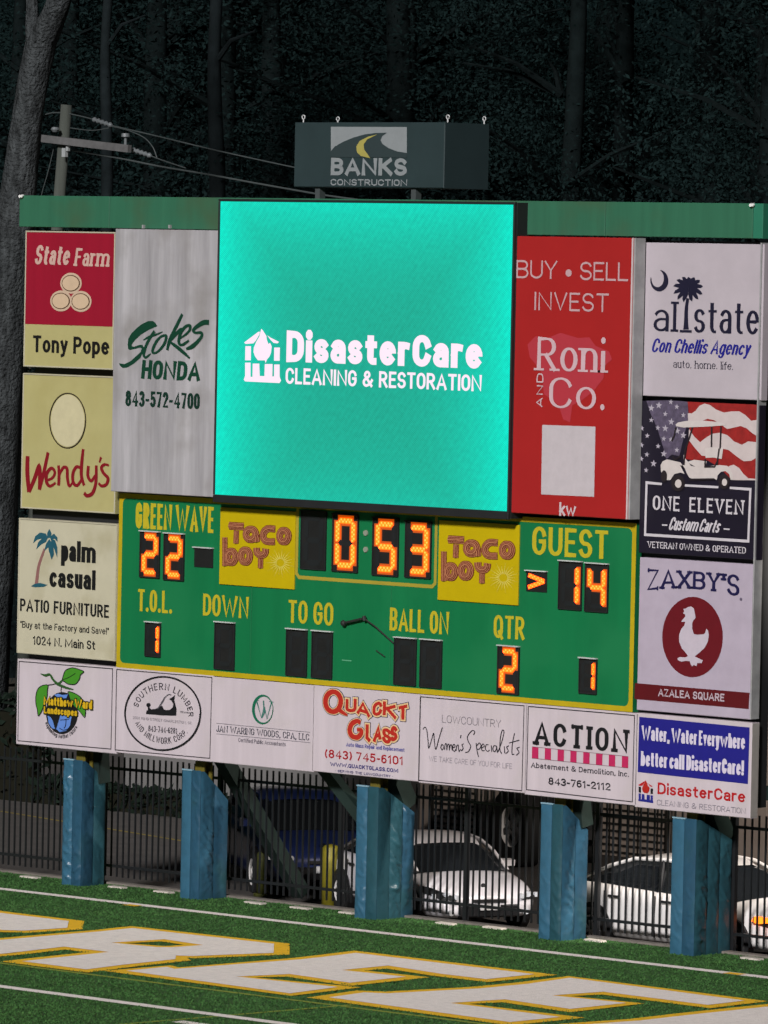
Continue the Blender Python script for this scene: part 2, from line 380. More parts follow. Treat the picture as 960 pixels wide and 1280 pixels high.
def turf_mat():
    m = bpy.data.materials.new('turf'); m.use_nodes = True; n = m.node_tree; b = n.nodes['Principled BSDF']
    tc = n.nodes.new('ShaderNodeTexCoord')
    def nz(scale, detail, mp=None):
        q = n.nodes.new('ShaderNodeTexNoise'); q.inputs['Scale'].default_value = scale; q.inputs['Detail'].default_value = detail
        q.inputs['Roughness'].default_value = .7
        if mp:
            a = n.nodes.new('ShaderNodeMapping'); a.inputs['Scale'].default_value = mp; n.links.new(tc.outputs['Object'], a.inputs[0]); n.links.new(a.outputs[0], q.inputs['Vector'])
        else: n.links.new(tc.outputs['Object'], q.inputs['Vector'])
        return q
    r = n.nodes.new('ShaderNodeValToRGB'); e = r.color_ramp.elements
    e[0].position = .32; e[0].color = (.018, .058, .014, 1); e[1].position = .70; e[1].color = (.085, .19, .050, 1)
    e.new(.5).color = (.042, .112, .029, 1)
    fine = nz(20, 5); mid = nz(3.0, 4); mx = n.nodes.new('ShaderNodeMath'); mx.operation = 'MULTIPLY_ADD'
    mx.inputs[1].default_value = .30; n.links.new(mid.outputs['Fac'], mx.inputs[0])
    m3 = n.nodes.new('ShaderNodeMath'); m3.operation = 'MULTIPLY'; m3.inputs[1].default_value = .70
    n.links.new(fine.outputs['Fac'], m3.inputs[0]); n.links.new(m3.outputs[0], mx.inputs[2]); n.links.new(mx.outputs[0], r.inputs[0])
    # faint mowing / seam bands of the turf rolls
    n.links.new(r.outputs[0], b.inputs['Base Color'])
    b.inputs['Roughness'].default_value = .75; b.inputs['Specular IOR Level'].default_value = .25
    bp = n.nodes.new('ShaderNodeBump'); bp.inputs['Strength'].default_value = .8; bp.inputs['Distance'].default_value = .05
    n.links.new(nz(28, 3).outputs['Fac'], bp.inputs['Height']); n.links.new(bp.outputs[0], b.inputs['Normal'])
    return m
TURF = turf_mat()
YT = .70          # far edge of the turf
YF = .92          # fence line
sheet('terrain', -400, 400, -300, 600, -.5, mat('dirt', (.045, .04, .03), rough=.95, var=.3, vs=1.5, bump=.4))
sheet('turf', -90, 90, -120, YT, 0.0, TURF)
sheet('parking_lot', -60, 60, YT+.10, 30, -LD, mat('asphalt', (.066, .060, .055), rough=.9, var=.25, vs=2, bump=.3, bs=60))
kb = MB(); xs = [-20+1.0*i for i in range(41)]
for i in range(40):
    a, b = xs[i], xs[i+1]; ya, yb = YT, YT+.15
    z0, z1 = gz(a)+.03, gz(b)+.03
    kb.add([(a,ya,z0),(b,ya,z1),(b,yb,z1),(a,yb,z0),(a,ya,z0-.45),(b,ya,z1-.45),(b,yb,z1-.45),(a,yb,z0-.45)], [(0,1,2,3),(4,5,1,0),(2,6,7,3)])
tag(kb.build('kerb', mat('kerb_concrete', (.17, .15, .13), rough=.9, var=.35, vs=5, bump=.3)), kind='structure')

WHT = mat('field_white', (.90, .83, .77), rough=.9, var=.12, vs=9, bump=.5, bs=45)
YEL = mat('field_yellow', (.90, .52, .010), rough=.9, var=.15, vs=9, bump=.5, bs=45)
OLV = mat('field_olive', (.24, .30, .035), rough=.9, var=.25, vs=14)
def ground_strip(name, a, b, w_, m, dz):
    mb = MB(); n = max(2, int(math.hypot(b[0]-a[0], b[1]-a[1])/1.5)); v = []
    tx, ty = b[0]-a[0], b[1]-a[1]; L = math.hypot(tx, ty); nx, ny = -ty/L*w_/2, tx/L*w_/2
    for i in range(n+1):
        x, y = a[0]+tx*i/n, a[1]+ty*i/n
        v += [(x+nx, y+ny, gz(x+nx)+dz), (x-nx, y-ny, gz(x-nx)+dz)]
    mb.add(v, [(2*i, 2*i+1, 2*i+3, 2*i+2) for i in range(n)]); o = mb.build(name, m); o['kind'] = 'structure'; return o
ground_strip('field_line', (-30, -1.05), (25, -1.05), .21, WHT, .006)
ground_strip('field_line', (-12, -9.40), (25, -9.37), .20, WHT, .006)
ground_strip('yellow_field_line', (-12, -7.72), (25, -7.42), .10, OLV, .005)
ground_strip('yellow_field_line', PG(150, 1281), PG(440, 1256.5), .09, OLV, .0055)
for q in ((165, 1132.4), (918, 1217.8)):
    x, y = PG(*q); ground_strip('yellow_hash_mark', (x-.13, y), (x+.13, y), .16, YEL, .010)
x, y = PG(244, 1280.5); ground_strip('hash_mark', (x-.3, y), (x+.3, y), .2, WHT, .010)

def glev(mb, P, dz):
    o = len(mb.v); mb.gpoly(P, 0)
    mb.v[o:] = [(a, b, gz(a)+dz) for a, b, c in mb.v[o:]]
LET = [
 ([(-30,1136),(0,1142.2),(86,1152.4),(84,1161),(30,1164.5),(0,1163.6),(-30,1160)], []),
 ([(-45,1180),(0,1176.2),(100,1167.5),(125,1165.5),(165,1161.2),(342.5,1180.8),(342,1192.3),(240,1196.3),(220,1195.6),(219,1200.2),(155,1207),(107.5,1213),(27.5,1202.8),(136,1191.2),(80,1184.5),(12,1192.5),(-45,1198)],
  [(139,1179.5),(205,1175.3),(254,1182.5),(215,1185.3),(195,1185)]),
 ([(157.5,1214.7),(209,1209.8),(218,1212.4),(375,1200.5),(400,1197.8),(445,1192.3),(668,1219),(607.5,1225.2),(552,1218.6),(485,1208.2),(427,1213.8),(507.5,1222.2),(437.5,1229.7),(362.5,1218.8),(295,1222),(422,1235),(362.5,1243)], []),
 ([(411,1248),(455,1241.8),(484,1243),(600,1236.8),(660,1231),(712.5,1223.5),(931,1252),(885,1257.5),(754,1241),(689.5,1245.5),(783,1255),(712.5,1262.5),(631,1250.5),(562.5,1255),(700,1272.5),(637.5,1279)], []),
 ([(729,1282),(800,1277),(860,1270),(960,1259.5),(1010,1255),(1120,1270),(900,1312)], []),
]
wl = MB(); yl = MB()
def ring_strip(mb, P, w_, dz):
    tmp = MB(); ribbon(tmp, P, lambda dx, dz_, i: w_, 0, closed=True)
    mb.add([(a, c, gz(a)+dz+i*4e-6) for i, (a, b, c) in enumerate(tmp.v)], [q[::-1] for q in tmp.f])
for k, (pts, hole) in enumerate(LET):
    P = [PG(*p) for p in pts]; H = [PG(*p) for p in hole]
    tmp = MB(); tmp.gpoly(P, 0, [H] if H else ()); wl.add([(a, b, gz(a)+.014) for a, b, c in tmp.v], tmp.f)
    ring_strip(yl, P, .42, .008+.0005*k)
    if H: ring_strip(yl, H, .36, .0105)
tag(yl.build('letter_outlines', YEL), kind='structure')
tag(wl.build('endzone_letters', WHT), kind='structure')

# standing turf fibres, left out where the paint covers them
import numpy as np
rg = np.random.default_rng(5)
N = 230000
bx_ = rg.uniform(-9.5, 13.5, N); by_ = rg.uniform(-13.2, YT-.03, N)
def inpoly(P, X, Y):
    ins = np.zeros(len(X), bool); n = len(P); j = n-1
    for i in range(n):
        xi, yi = P[i]; xj, yj = P[j]
        if yi != yj: ins ^= ((yi > Y) != (yj > Y)) & (X < (xj-xi)*(Y-yi)/(yj-yi)+xi)
        j = i
    return ins
msk = np.zeros(N, bool)
for pts, hole in LET:
    P = [PG(*p) for p in pts]; H = [PG(*p) for p in hole]
    for ox, oy in ((0, 0), (.18, 0), (-.18, 0), (0, .18), (0, -.18), (.13, .13), (-.13, -.13), (.13, -.13), (-.13, .13)):
        a_ = inpoly(P, bx_+ox, by_+oy)
        if H: a_ &= ~inpoly(H, bx_+ox, by_+oy)
        msk |= a_
for yy in (-1.05, -9.385): msk |= np.abs(by_-yy) < .13
msk |= np.abs(by_-(-7.72+(bx_+12)*.3/37)) < .06
bx_, by_ = bx_[~msk], by_[~msk]; N = len(bx_)
an = rg.uniform(0, np.pi*2, N); hh = rg.uniform(.010, .026, N); ww = rg.uniform(.006, .012, N)*1.3; ln = rg.normal(0, .012, (N, 2))
z_ = GA+GB*bx_
V = np.empty((N, 3, 3))
V[:, 0] = np.stack([bx_-np.cos(an)*ww, by_-np.sin(an)*ww, z_], 1); V[:, 1] = np.stack([bx_+np.cos(an)*ww, by_+np.sin(an)*ww, z_], 1)
V[:, 2] = np.stack([bx_+ln[:, 0], by_+ln[:, 1], z_+hh], 1)
me = bpy.data.meshes.new('turf_fibres'); me.vertices.add(3*N); me.vertices.foreach_set('co', V.reshape(-1)); me.loops.add(3*N); me.loops.foreach_set('vertex_index', np.arange(3*N, dtype=np.int32))
me.polygons.add(N); me.polygons.foreach_set('loop_start', np.arange(0, 3*N, 3, dtype=np.int32)); me.update(calc_edges=True)
gb = mat('turf_fibre', (.042, .118, .030), rough=.8, var=.45, vs=11, spec=.15, blot=((.066, .158, .042), 7))
me.materials.append(gb); go = bpy.data.objects.new('turf_fibres', me); col.objects.link(go); tag(go, 'short green artificial turf fibres covering the field', 'turf', kind='stuff')

# pale flat plates lying along the turf edge
pm = mat('plate_white', (.55, .50, .44), rough=.7, var=.2, vs=12)
PL = [((26, 48), 1096.3), ((136, 156), 1109), ((193, 215), 1114.7), ((306, 330), 1128.3), ((363, 388), 1134.7), ((424, 443), 1141), ((545, 568), 1154.3), ((604, 630), 1159.5), ((731, 755), 1175.5), ((926, 952), 1198)]
WHERE = ['far left, in front of the fence', 'just right of the leftmost blue pad', 'between the first and second blue pads', 'midway between the second and third blue pads',
         'near the foot of the yellow bollard', 'touching the left side of the middle pad', 'just right of the middle blue pad', 'in front of the silver car bumper', 'just right of the fourth blue pad', 'at the far right below the amber light']
for (a, b), y_ in [(q[0], q[1]) for q in PL]:
    i = [q[1] for q in PL].index(y_)
    x0, yy = PG(a+2, y_); x1, _ = PG(b-2, y_+.11*(b-a)); 
    mb = MB(); z = gz(x0)
    mb.prism([(x0, z+.002), (x1, z+.002), (x1-.01, z+.026), (x0+.01, z+.026)], yy-.06, yy+.06)
    tag(mb.build('turf_anchor_plate', pm), 'flat white plate on the turf edge, ' + WHERE[i], 'plate', 'white plates along the turf edge')

# ------------------------------------------------------------------ fence
FB = mat('fence_black', (.012, .013, .014), rough=.35, var=.1, spec=.5)
fence = thing('metal_fence', 'black metal picket fence running behind the blue post pads', 'fence', (0, YF, 0))
H_P = 1.86
def tilt_bar(x0, x1, y0, y1, za, zb):
    mb = MB(); n = 1
    v = []
    for x in (x0, x1):
        g = gz(x); v += [(x,y0,g+za),(x,y1,g+za),(x,y1,g+zb),(x,y0,g+zb)]
    mb.add(v, [(0,1,2,3),(7,6,5,4),(0,4,5,1),(1,5,6,2),(2,6,7,3),(3,7,4,0)]); return mb
FX0 = PG(0, 1091)[0]-2.6
posts_x = [-6.57+2.42*i for i in range(-1, 8)]
px_ = [FX0+.122*i for i in range(150)]
pk0 = MB(); pk0.box(-.011, .011, YF-.011, YF+.011, .09, H_P); pkm = None
for i, x in enumerate(px_):
    if min(abs(x-p) for p in posts_x) < .055: continue
    if pkm is None:
        o = pk0.build('picket', FB, fence); pkm = o.data
    else:
        o = bpy.data.objects.new('picket', pkm); col.objects.link(o); o.parent = fence
    o.location = (x, 0, gz(x)+random.uniform(-.004, .004)); o.rotation_euler = (0, random.uniform(-.003, .003), 0)
for a, b in zip(posts_x[:-1], posts_x[1:]):
    for za in (.225, 1.44+.22):
        tilt_bar(a+.03, b-.03, YF-.02, YF+.02, za, za+.04).build('rail', FB, fence)
for p in posts_x:
    g = gz(p); mb = MB(); mb.box(p-.032, p+.032, YF-.032, YF+.032, g-.30, g+1.96)
    po = mb.build('post', FB, fence)
    mb = MB(); mb.box(p-.04, p+.04, YF-.04, YF+.04, g+1.96, g+1.98); mb.build('cap', FB, po)

# ------------------------------------------------------------------ car park behind the fence
WY = 12.1
wallm = mat('stucco_dim', (.125, .122, .118), rough=.9, var=.12, vs=1.5, bump=.25, bs=30)
wall2 = mat('stucco_lamplit', (.56, .47, .41), rough=.9, var=.12, vs=1.5, bump=.25, bs=30)  # right end painted brighter, left end darker: lamp falloff put into the colour
bld = thing('low_building', 'pale low building wall with louvred vents seen through the fence', 'building', (-8, WY, 0))
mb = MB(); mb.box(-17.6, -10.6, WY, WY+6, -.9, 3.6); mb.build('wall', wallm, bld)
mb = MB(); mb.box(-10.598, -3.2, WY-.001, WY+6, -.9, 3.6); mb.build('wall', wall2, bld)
mb = MB(); mb.box(-17.9, -2.9, WY-.25, WY+6.3, 3.62, 3.85); mb.build('roof', mat('roof_dark', (.05,.05,.05)), bld)
mb = MB(); mb.box(-17.6, -3.2, WY-.03, WY-.002, 2.0, 2.12); mb.build('trim', mat('trim_grey', (.3,.28,.26)), bld)
for pxx in (609, 617, 748, 842, 882):
    x, _ = PB(pxx, 1030, WY); mb = MB(); mb.box(x-.02, x+.02, WY-.035, WY-.002, -.2, 3.5); mb.build('downpipe' if pxx == 617 else 'panel_joint', mat('joint', (.16,.14,.12)), bld)
lou = mat('louvre_dark', (.03, .028, .025), rough=.6)
for (xa, xb, ya, yb) in ((541, 598, 985, 1036), (752, 836, 990, 1072)):
    x0, z1 = PB(xa, ya, WY); x1, _ = PB(xb, ya, WY); _, z0 = PB(xa, yb, WY); z1 += .3
    mb = MB()
    for (a, b, c, d) in ((x0, x1, z0, z0+.04), (x0, x1, z1-.04, z1), (x0, x0+.04, z0+.04, z1-.04), (x1-.04, x1, z0+.04, z1-.04)): mb.box(a, b, WY-.03, WY-.002, c, d)
    g = mb.build('vent_frame', lou, bld)
    n = int((z1-z0)/.105)
    for i in range(1, n):
        z = z0+(z1-z0)*i/n; mb = MB(); mb.box(x0+.04, x1-.04, WY-.014, WY-.002, z-.019, z+.019); mb.build('slat', lou, g)
    n = int((x1-x0)/.20)
    for i in range(1, n):
        x = x0+(x1-x0)*i/n; mb = MB(); mb.box(x-.014, x+.014, WY-.020, WY-.015, z0+.04, z1-.04); mb.build('mullion', lou, g)
# worn yellow line on the asphalt
ground_strip('road_line', PGL(0, 1014), PGL(330, 1068), .11, mat('road_yellow', (.20, .15, .03), rough=.9, var=.4, vs=6), -LD+.004)

def leafmass(name, m, parent, pts, size, flat=1.0):
    mb = MB()
    for p in pts:
        a = Vector((random.gauss(0,1), random.gauss(0,1), random.gauss(0,1)*flat)).normalized(); b = a.orthogonal().normalized(); c = a.cross(b)
        an = random.uniform(0, 6.28); b, c = b*math.cos(an)+c*math.sin(an), c*math.cos(an)-b*math.sin(an)
        s = size*random.uniform(.6, 1.4); p = Vector(p)
        mb.add([p-b*s, p+c*s*.45, p+b*s, p-c*s*.45], [(0,1,2,3)])
    return mb.build(name, m, parent)
hm = mat('band_leaf', (.010, .017, .012), rough=.9, var=.4, vs=8, spec=.05)
hg = thing('dark_leaf_band', 'low dark band of stand-in leaves along the foot of the pale building wall', 'greenery', (-13, WY-.6, 0))  # leaf mass standing in for a dark band at the wall foot
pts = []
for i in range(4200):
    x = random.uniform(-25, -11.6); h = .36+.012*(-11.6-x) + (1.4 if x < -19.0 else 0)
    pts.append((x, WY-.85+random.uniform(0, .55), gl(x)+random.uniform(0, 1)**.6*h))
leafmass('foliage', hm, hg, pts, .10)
mb = MB(); mb.box(-25, -11.7, WY-.75, WY-.45, -.6, -.06); mb.box(-25, -19.2, WY-.74, WY-.44, -.055, 1.1); mb.build('band_core', mat('band_core_dark', (.012,.012,.008), spec=.05), hg)

def bollard(px, y0, y1, wpx, lab):
    x, y = PGL(px, y1); g = gl(x); r = .10
    b = thing('bollard', lab, 'bollard', (x, y, g), 'yellow bollards behind the fence')
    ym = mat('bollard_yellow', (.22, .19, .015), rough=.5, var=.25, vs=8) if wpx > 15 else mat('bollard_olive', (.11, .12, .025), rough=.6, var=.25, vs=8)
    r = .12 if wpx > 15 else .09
    mb = MB(); h = (y1-y0)/88.0
    mb.tube([(x,y,g+.04),(x,y,g+h-.05),(x,y,g+h-.02),(x,y,g+h)], [r, r, r*.8, r*.3], 16); mb.build('post', ym, b, smooth=True)
    mb = MB(); mb.tube([(x,y,g-.02),(x,y,g+.04)], r*1.5, 16); mb.build('base', ym, b)
bollard(412, 1053, 1135, 20, 'bright yellow bollard just left of the middle blue pad')
bollard(328, 1061, 1120, 12, 'dim olive yellow bollard right of the second blue pad')

# ------------------------------------------------------------------ cars
GLS = mat('car_glass', (.012, .014, .016), rough=.06, var=0, spec=.7)
RUB = mat('tyre_rubber', (.012, .012, .012), rough=.8, var=.2)
RIM = mat('rim_metal', (.72, .70, .68), rough=.3, metal=.15, var=.1)
BLK = mat('black_plastic', (.012, .012, .013), rough=.5, var=.1)
CHR = mat('chrome', (.8, .8, .82), rough=.08, metal=1.0, var=0)
LMP = mat('headlamp_glass', (.55, .57, .6), rough=.05, var=.2, vs=20, spec=.8)
AMB = mat('amber_lamp', (.8, .25, .02), rough=.3, var=0, emit=(1, .16, .006), est=2.2)
REDL = mat('tail_lamp', (.25, .01, .01), rough=.15, var=0)
def wheel(parent, x, y, r, side, wd=.2):
    mb = MB(); n = 28; pr = [(r*.62, -.5), (r*.9, -.5), (r, -.36), (r, .36), (r*.9, .5), (r*.62, .5)]
    v = [(x+rr*math.cos(2*PI*k/n), y+wd*q, r+rr*math.sin(2*PI*k/n)) for k in range(n) for rr, q in pr]
    f = [(k*6+j, k*6+j+1, ((k+1) % n)*6+j+1, ((k+1) % n)*6+j) for k in range(n) for j in range(5)]
    mb.add(v, f); wh = mb.build('wheel', RUB, parent, local=True, smooth=True)
    mb = MB(); yy = y+side*wd*.40
    for k in range(n):
        a, b = 2*PI*k/n, 2*PI*(k+1)/n
        q = lambda rr, t, dy: (x+rr*math.cos(t), yy+dy, r+rr*math.sin(t))
        mb.add([q(r*.64, a, side*.02), q(r*.64, b, side*.02), q(r*.56, b, 0), q(r*.56, a, 0)], [(0,1,2,3)])
    for k in range(7):
        a = 2*PI*k/7
        q = lambda rr, t, dy: (x+rr*math.cos(t), yy+dy, r+rr*math.sin(t))
        mb.add([q(r*.60, a-.13, side*.0), q(r*.60, a+.13, side*.0), q(r*.12, a+.5, side*.025), q(r*.12, a-.5, side*.025)], [(0,1,2,3)])
    mb.tube([(x, yy-side*.01, r), (x, yy+side*.03, r)], r*.14, 12)
    mb.build('rim', RIM, wh, local=True)
    mb = MB(); mb.tube([(x, y-wd*.2, r), (x, y+wd*.2, r)], r*.6, 20); mb.build('brake_disc', BLK, wh, local=True)
def car(name, label, paint, cx, cy, rz, amber=False, L=4.6):
    t = thing(name, label, 'car', (cx, cy, gl(cx)), 'cars parked behind the fence', rz)
    st = [(-2.3,.70,.82,.45),(-2.25,.80,.93,.30),(-2.0,.86,1.0,.24),(-1.7,.89,1.01,.22),(-1.3,.905,1.0,.20),(-.6,.91,.97,.19),(.2,.91,.95,.19),(.9,.905,.93,.19),(1.15,.90,.92,.20),
          (1.5,.89,.87,.21),(1.85,.87,.80,.22),(2.1,.82,.72,.24),(2.24,.73,.64,.28),(2.3,.60,.57,.34)]
    ring = lambda x, hw, zb, z0: [(x,0,z0),(x,hw*.88,z0),(x,hw*.985,z0+.10),(x,hw*1.0,.52),(x,hw*.985,zb-.16),(x,hw*.95,zb-.05),(x,hw*.84,zb),(x,hw*.45,zb+.03),(x,0,zb+.04)]
    v = []; nr = 16
    for s in st:
        r = ring(*s); full = r + [(a, -b, c) for a, b, c in r[-2:0:-1]]; v += full
    f = [(i*nr+j, i*nr+(j+1) % nr, (i+1)*nr+(j+1) % nr, (i+1)*nr+j) for i in range(len(st)-1) for j in range(nr)]
    f += [tuple(range(nr-1, -1, -1)), tuple((len(st)-1)*nr+j for j in range(nr))]
    mb = MB(); mb.add(v, f); b = mb.build('body', paint, t, local=True, smooth=True)
    md = b.modifiers.new('sub', 'SUBSURF'); md.levels = 1; md.render_levels = 1
    # glasshouse
    gs = [(-1.86,.74,1.0,1.0),(-1.25,.76,.99,1.27),(-.75,.765,.97,1.39),(-.15,.77,.96,1.42),(.35,.77,.95,1.38),(.75,.76,.94,1.22),(1.28,.73,.93,.93)]
    mb = MB(); v = []; n = 7
    for x, hw, zb, zt in gs:
        k = (zt-zb)/.46; hw2 = hw-.17*k
        r = [(x,hw,zb-.02),(x,hw2+.02,zt-.05*k),(x,hw2*.8,zt)]; v += r + [(x,0,zt+.012)] + [(a,-b_,c) for a, b_, c in r[::-1]]
    f = [(i*n+j, i*n+j+1, (i+1)*n+j+1, (i+1)*n+j) for i in range(len(gs)-1) for j in range(n-1)]
    mb.add(v, f); mb.build('window', GLS, t, local=True, smooth=True)
    mb = MB(); rf = [(-1.0,.52,1.345),(-.7,.585,1.405),(-.15,.60,1.432),(.32,.585,1.395),(.55,.54,1.315)]; v = []
    for x, hw, z in rf: v += [(x,hw+.03,z-.035),(x,hw*.8,z+.008),(x,0,z+.022),(x,-hw*.8,z+.008),(x,-hw-.03,z-.035)]
    mb.add(v, [(i*5+j, i*5+j+1, (i+1)*5+j+1, (i+1)*5+j) for i in range(4) for j in range(4)]); mb.build('roof', paint, t, local=True, smooth=True)
    for s in (-1, 1):
        for pts in ([(1.25,.735*s,.94),(.78,.70*s,1.21),(.4,.63*s,1.37),(-.15,.635*s,1.40),(-.8,.62*s,1.375),(-1.25,.69*s,1.24),(-1.8,.75*s,1.0)],):
            mb = MB(); mb.tube(pts, .03, 6); mb.build('pillar', paint, t, local=True, smooth=True)
        mb = MB(); mb.tube([(-.15,.775*s,.95),(-.2,.64*s,1.39)], .028, 6); mb.build('pillar', BLK, t, local=True)
        for hx in (-.95, .12):
            mb = MB(); mb.box(hx-.10, hx+.10, .905*s, .935*s, .815, .85); mb.build('door_handle', BLK, t, local=True)
        for hx in (-1.15, -.12, .95):
            mb = MB(); mb.box(hx-.005, hx+.005, .895*s, .912*s, .3, .9); mb.build('door_seam', BLK, t, local=True)
        mb = MB(); mb.prism([(.72,.94),(.92,.96),(.93,1.06),(.74,1.07)], .80*s, 1.0*s); mb.build('wing_mirror', paint, t, local=True)
        mb = MB(); mb.add([(1.78,.872*s,.66),(1.80,.868*s,.76),(2.02,.80*s,.745),(2.27,.56*s,.63),(2.305,.50*s,.56),(2.20,.74*s,.575)], [(0,1,2,3,4,5)] if s < 0 else [(5,4,3,2,1,0)])
        for i_ in range(len(mb.v)):
            a, b_, c = mb.v[i_]; mb.v[i_] = (a+.03, b_+.03*s, c+.01)
        h = mb.build('headlight', BLK, t, local=True)
        mb = MB(); mb.tube([(2.17,.66*s,.645),(2.26,.64*s,.64)], .05, 12); mb.tube([(2.22,.54*s,.62),(2.33,.53*s,.615)], .04, 12); mb.build('bulb', LMP, h, local=True)
        mb = MB(); mb.box(2.10, 2.16, .80*s, .845*s, .58, .66); mb.build('indicator', AMB if amber else LMP, t, local=True)
        if amber: mb = MB(); mb.prism([(1.78, .70), (1.90, .665), (2.14, .70), (2.10, .755), (1.84, .77)], .80*s, .895*s); mb.build('side_marker', AMB, t, local=True)
        mb = MB(); mb.prism([(-2.3,.70),(-2.32,.86),(-2.05,.90),(-2.08,.74)], .62*s, .875*s); mb.build('tail_light', REDL, t, local=True)
        mb = MB(); mb.tube([(2.25,.62*s,.36),(2.30,.60*s,.36)], .05, 12); mb.build('fog_light', LMP, t, local=True)
        for wx in (-1.38, 1.38):
            mb = MB()
            mb.tube([(wx,.80*s,.33),(wx,.918*s,.33)], .385, 26); mb.build('wheel_arch', BLK, t, local=True)
            wheel(t, wx, .84*s, .325, s)
    mb = MB(); mb.prism([(2.20,.26),(2.315,.30),(2.345,.46),(2.25,.50)], -.46, .46); mb.build('grille', BLK, t, local=True)
    mb = MB(); mb.box(2.28, 2.335, -.26, .26, .535, .575); mb.build('upper_grille', BLK, t, local=True)
    mb = MB(); mb.box(2.335, 2.36, -.16, .16, .40, .50); mb.build('number_plate', mat('plate', (.5,.5,.5), var=.1), t, local=True)
    mb = MB(); mb.tube([(2.06,0,.765),(2.08,0,.775)], .045, 14); mb.build('badge', CHR, t, local=True)
    return t
WP = mat('paint_silver_white', (.66, .64, .66), rough=.28, var=.04, coat=.6)
WP2 = mat('paint_white', (.70, .68, .66), rough=.28, var=.04, coat=.6)
BP = mat('paint_blue', (.016, .028, .11), rough=.3, var=.05, coat=.5)
car('parked_car', 'silver white sedan nosed towards the fence right of the middle pad', WP, -1.66, 2.72, R_(-24)).scale = (.92, .95, .85)
car('parked_car', 'dark blue car half hidden behind the yellow bollard', BP, -6.35, 4.75, R_(-34))
x3, _ = PG(826, 1176)
car('parked_car', 'white sedan seen side on between the two rightmost pads, amber lamp lit', WP2, x3-.02, 2.15, 0.0, amber=True).scale = (.89, 1, .94)

# dark off-road vehicle with a big wheel turned towards the field
tx, ty = PGL(688, 1081)
tr = thing('parked_truck', 'dark utility vehicle with a big bright rimmed wheel, behind the silver car', 'truck', (tx, ty, gl(tx)), None, R_(133))
dk = mat('truck_black', (.010, .012, .014), rough=.35, var=.1, coat=.3)
# local axes: +x runs away from the field, +y to the left
mb = MB(); v = []; st = [(0,.72,.50,1.05),(.08,.80,.42,1.25),(.3,.82,.40,1.42),(1.3,.82,.40,1.45),(1.6,.80,.40,1.15),(2.2,.78,.42,1.05),(2.3,.70,.5,.95)]
for x, hw, z0, z1 in st: v += [(x,hw,z0),(x,hw,z1-.35),(x,hw*.84,z1),(x,-hw*.84,z1),(x,-hw,z1-.35),(x,-hw,z0)]
f = [(i*6+j, i*6+(j+1) % 6, (i+1)*6+(j+1) % 6, (i+1)*6+j) for i in range(6) for j in range(6)] + [(5,4,3,2,1,0), tuple(36+j for j in range(6))]
mb.add(v, f); mb.build('body', dk, tr, local=True)
mb = MB(); mb.prism([(.02, .92), (.10, 1.22), (.13, 1.22), (.05, .92)], -.58, .58); mb.build('rear_window', GLS, tr, local=True)
mb = MB(); mb.box(-.18, -.01, -.75, .75, .42, .58); mb.build('bumper', BLK, tr, local=True)
for sx in (-.66, .66):
    for xx in (.5, 1.85):
        mb = MB(); mb.tube([(xx, sx-.14, .42), (xx, sx+.14, .42)], .42, 20); mb.build('wheel', RUB, tr, local=True)
wc = Vector((*PGL(648, 1083), 0)); wc.z = gl(wc.x)+.63
ax = Vector((-.30, -.95, 0)).normalized(); e1 = Vector((ax.y, -ax.x, 0)).normalized(); e2 = Vector((0,0,1))
big_w = thing('tractor_wheel', 'large black tyre with bright rim standing beyond the silver car', 'wheel', tuple(wc))
n = 36; pr = [(.32, -.16), (.49, -.21), (.58, -.20), (.635, -.13), (.635, .18), (.56, .24), (.32, .24)]
W_ = lambda r, t, d: wc + e1*(r*math.cos(t)) + e2*(r*math.sin(t)) - ax*d
mb = MB(); mb.add([W_(r*(1.0+.012*(k % 2)*(r > .5)), 2*PI*k/n, d) for k in range(n) for r, d in pr], [(k*7+j, k*7+j+1, ((k+1) % n)*7+j+1, ((k+1) % n)*7+j) for k in range(n) for j in range(6)]); mb.build('tyre', RUB, big_w, smooth=True)
mb = MB(); mb.tube([wc-ax*.16, wc-ax*.02], .31, 30); mb.tube([wc-ax*.05, wc+ax*.10], .085, 14)
for k in range(6):
    t = 2*PI*k/6+.3; mb.add([W_(.30, t-.2, -.10), W_(.30, t+.2, -.10), W_(.08, t+.6, -.13), W_(.08, t-.6, -.13)], [(0,1,2,3)])
for k in range(n):
    mb.add([W_(.33, 2*PI*k/n, -.155), W_(.33, 2*PI*(k+1)/n, -.155), W_(.27, 2*PI*(k+1)/n, -.06), W_(.27, 2*PI*k/n, -.06)], [(0,1,2,3)])
mb.build('rim', RIM, big_w)

# assumed lamp standard at the car park edge, added to light cars and wall
lx, ly = 10.7, 1.15
lp = thing('assumed_lot_lamp', 'assumed tall car park lamp standard, added unseen beyond the right end of the fence', 'assumed street lamp', (lx, ly, gz(lx)))
gm = mat('galvanised', (.3, .31, .31), rough=.5, metal=.6)
mb = MB(); mb.tube([(lx,ly,gz(lx)-.1),(lx,ly,7.2)], [.11,.07], 14); mb.build('pole', gm, lp, smooth=True)
mb = MB(); mb.tube([(lx,ly,7.1),(lx-.5,ly+.2,7.35),(lx-1.1,ly+.45,7.4)], .04, 10); mb.build('arm', gm, lp, smooth=True)
mb = MB(); mb.bbox(lx-1.5, lx-.95, ly+.3, ly+.65, 7.33, 7.46, .02); hd = mb.build('assumed_lamp_head', gm, lp)
mb = MB(); mb.box(lx-1.45, lx-1.0, ly+.34, ly+.61, 7.315, 7.327); mb.build('lens', mat('assumed_lamp_lens', (.9,.85,.75), var=0, emit=(1,.9,.78), est=12), hd)
ll = bpy.data.lights.new('assumed_lot_light', 'SPOT'); ll.energy = 8000; ll.color = (1, .90, .82); ll.spot_size = R_(74); ll.spot_blend = .25; ll.shadow_soft_size = .25  # spot of the assumed lamp, added to brighten the shadowed car park
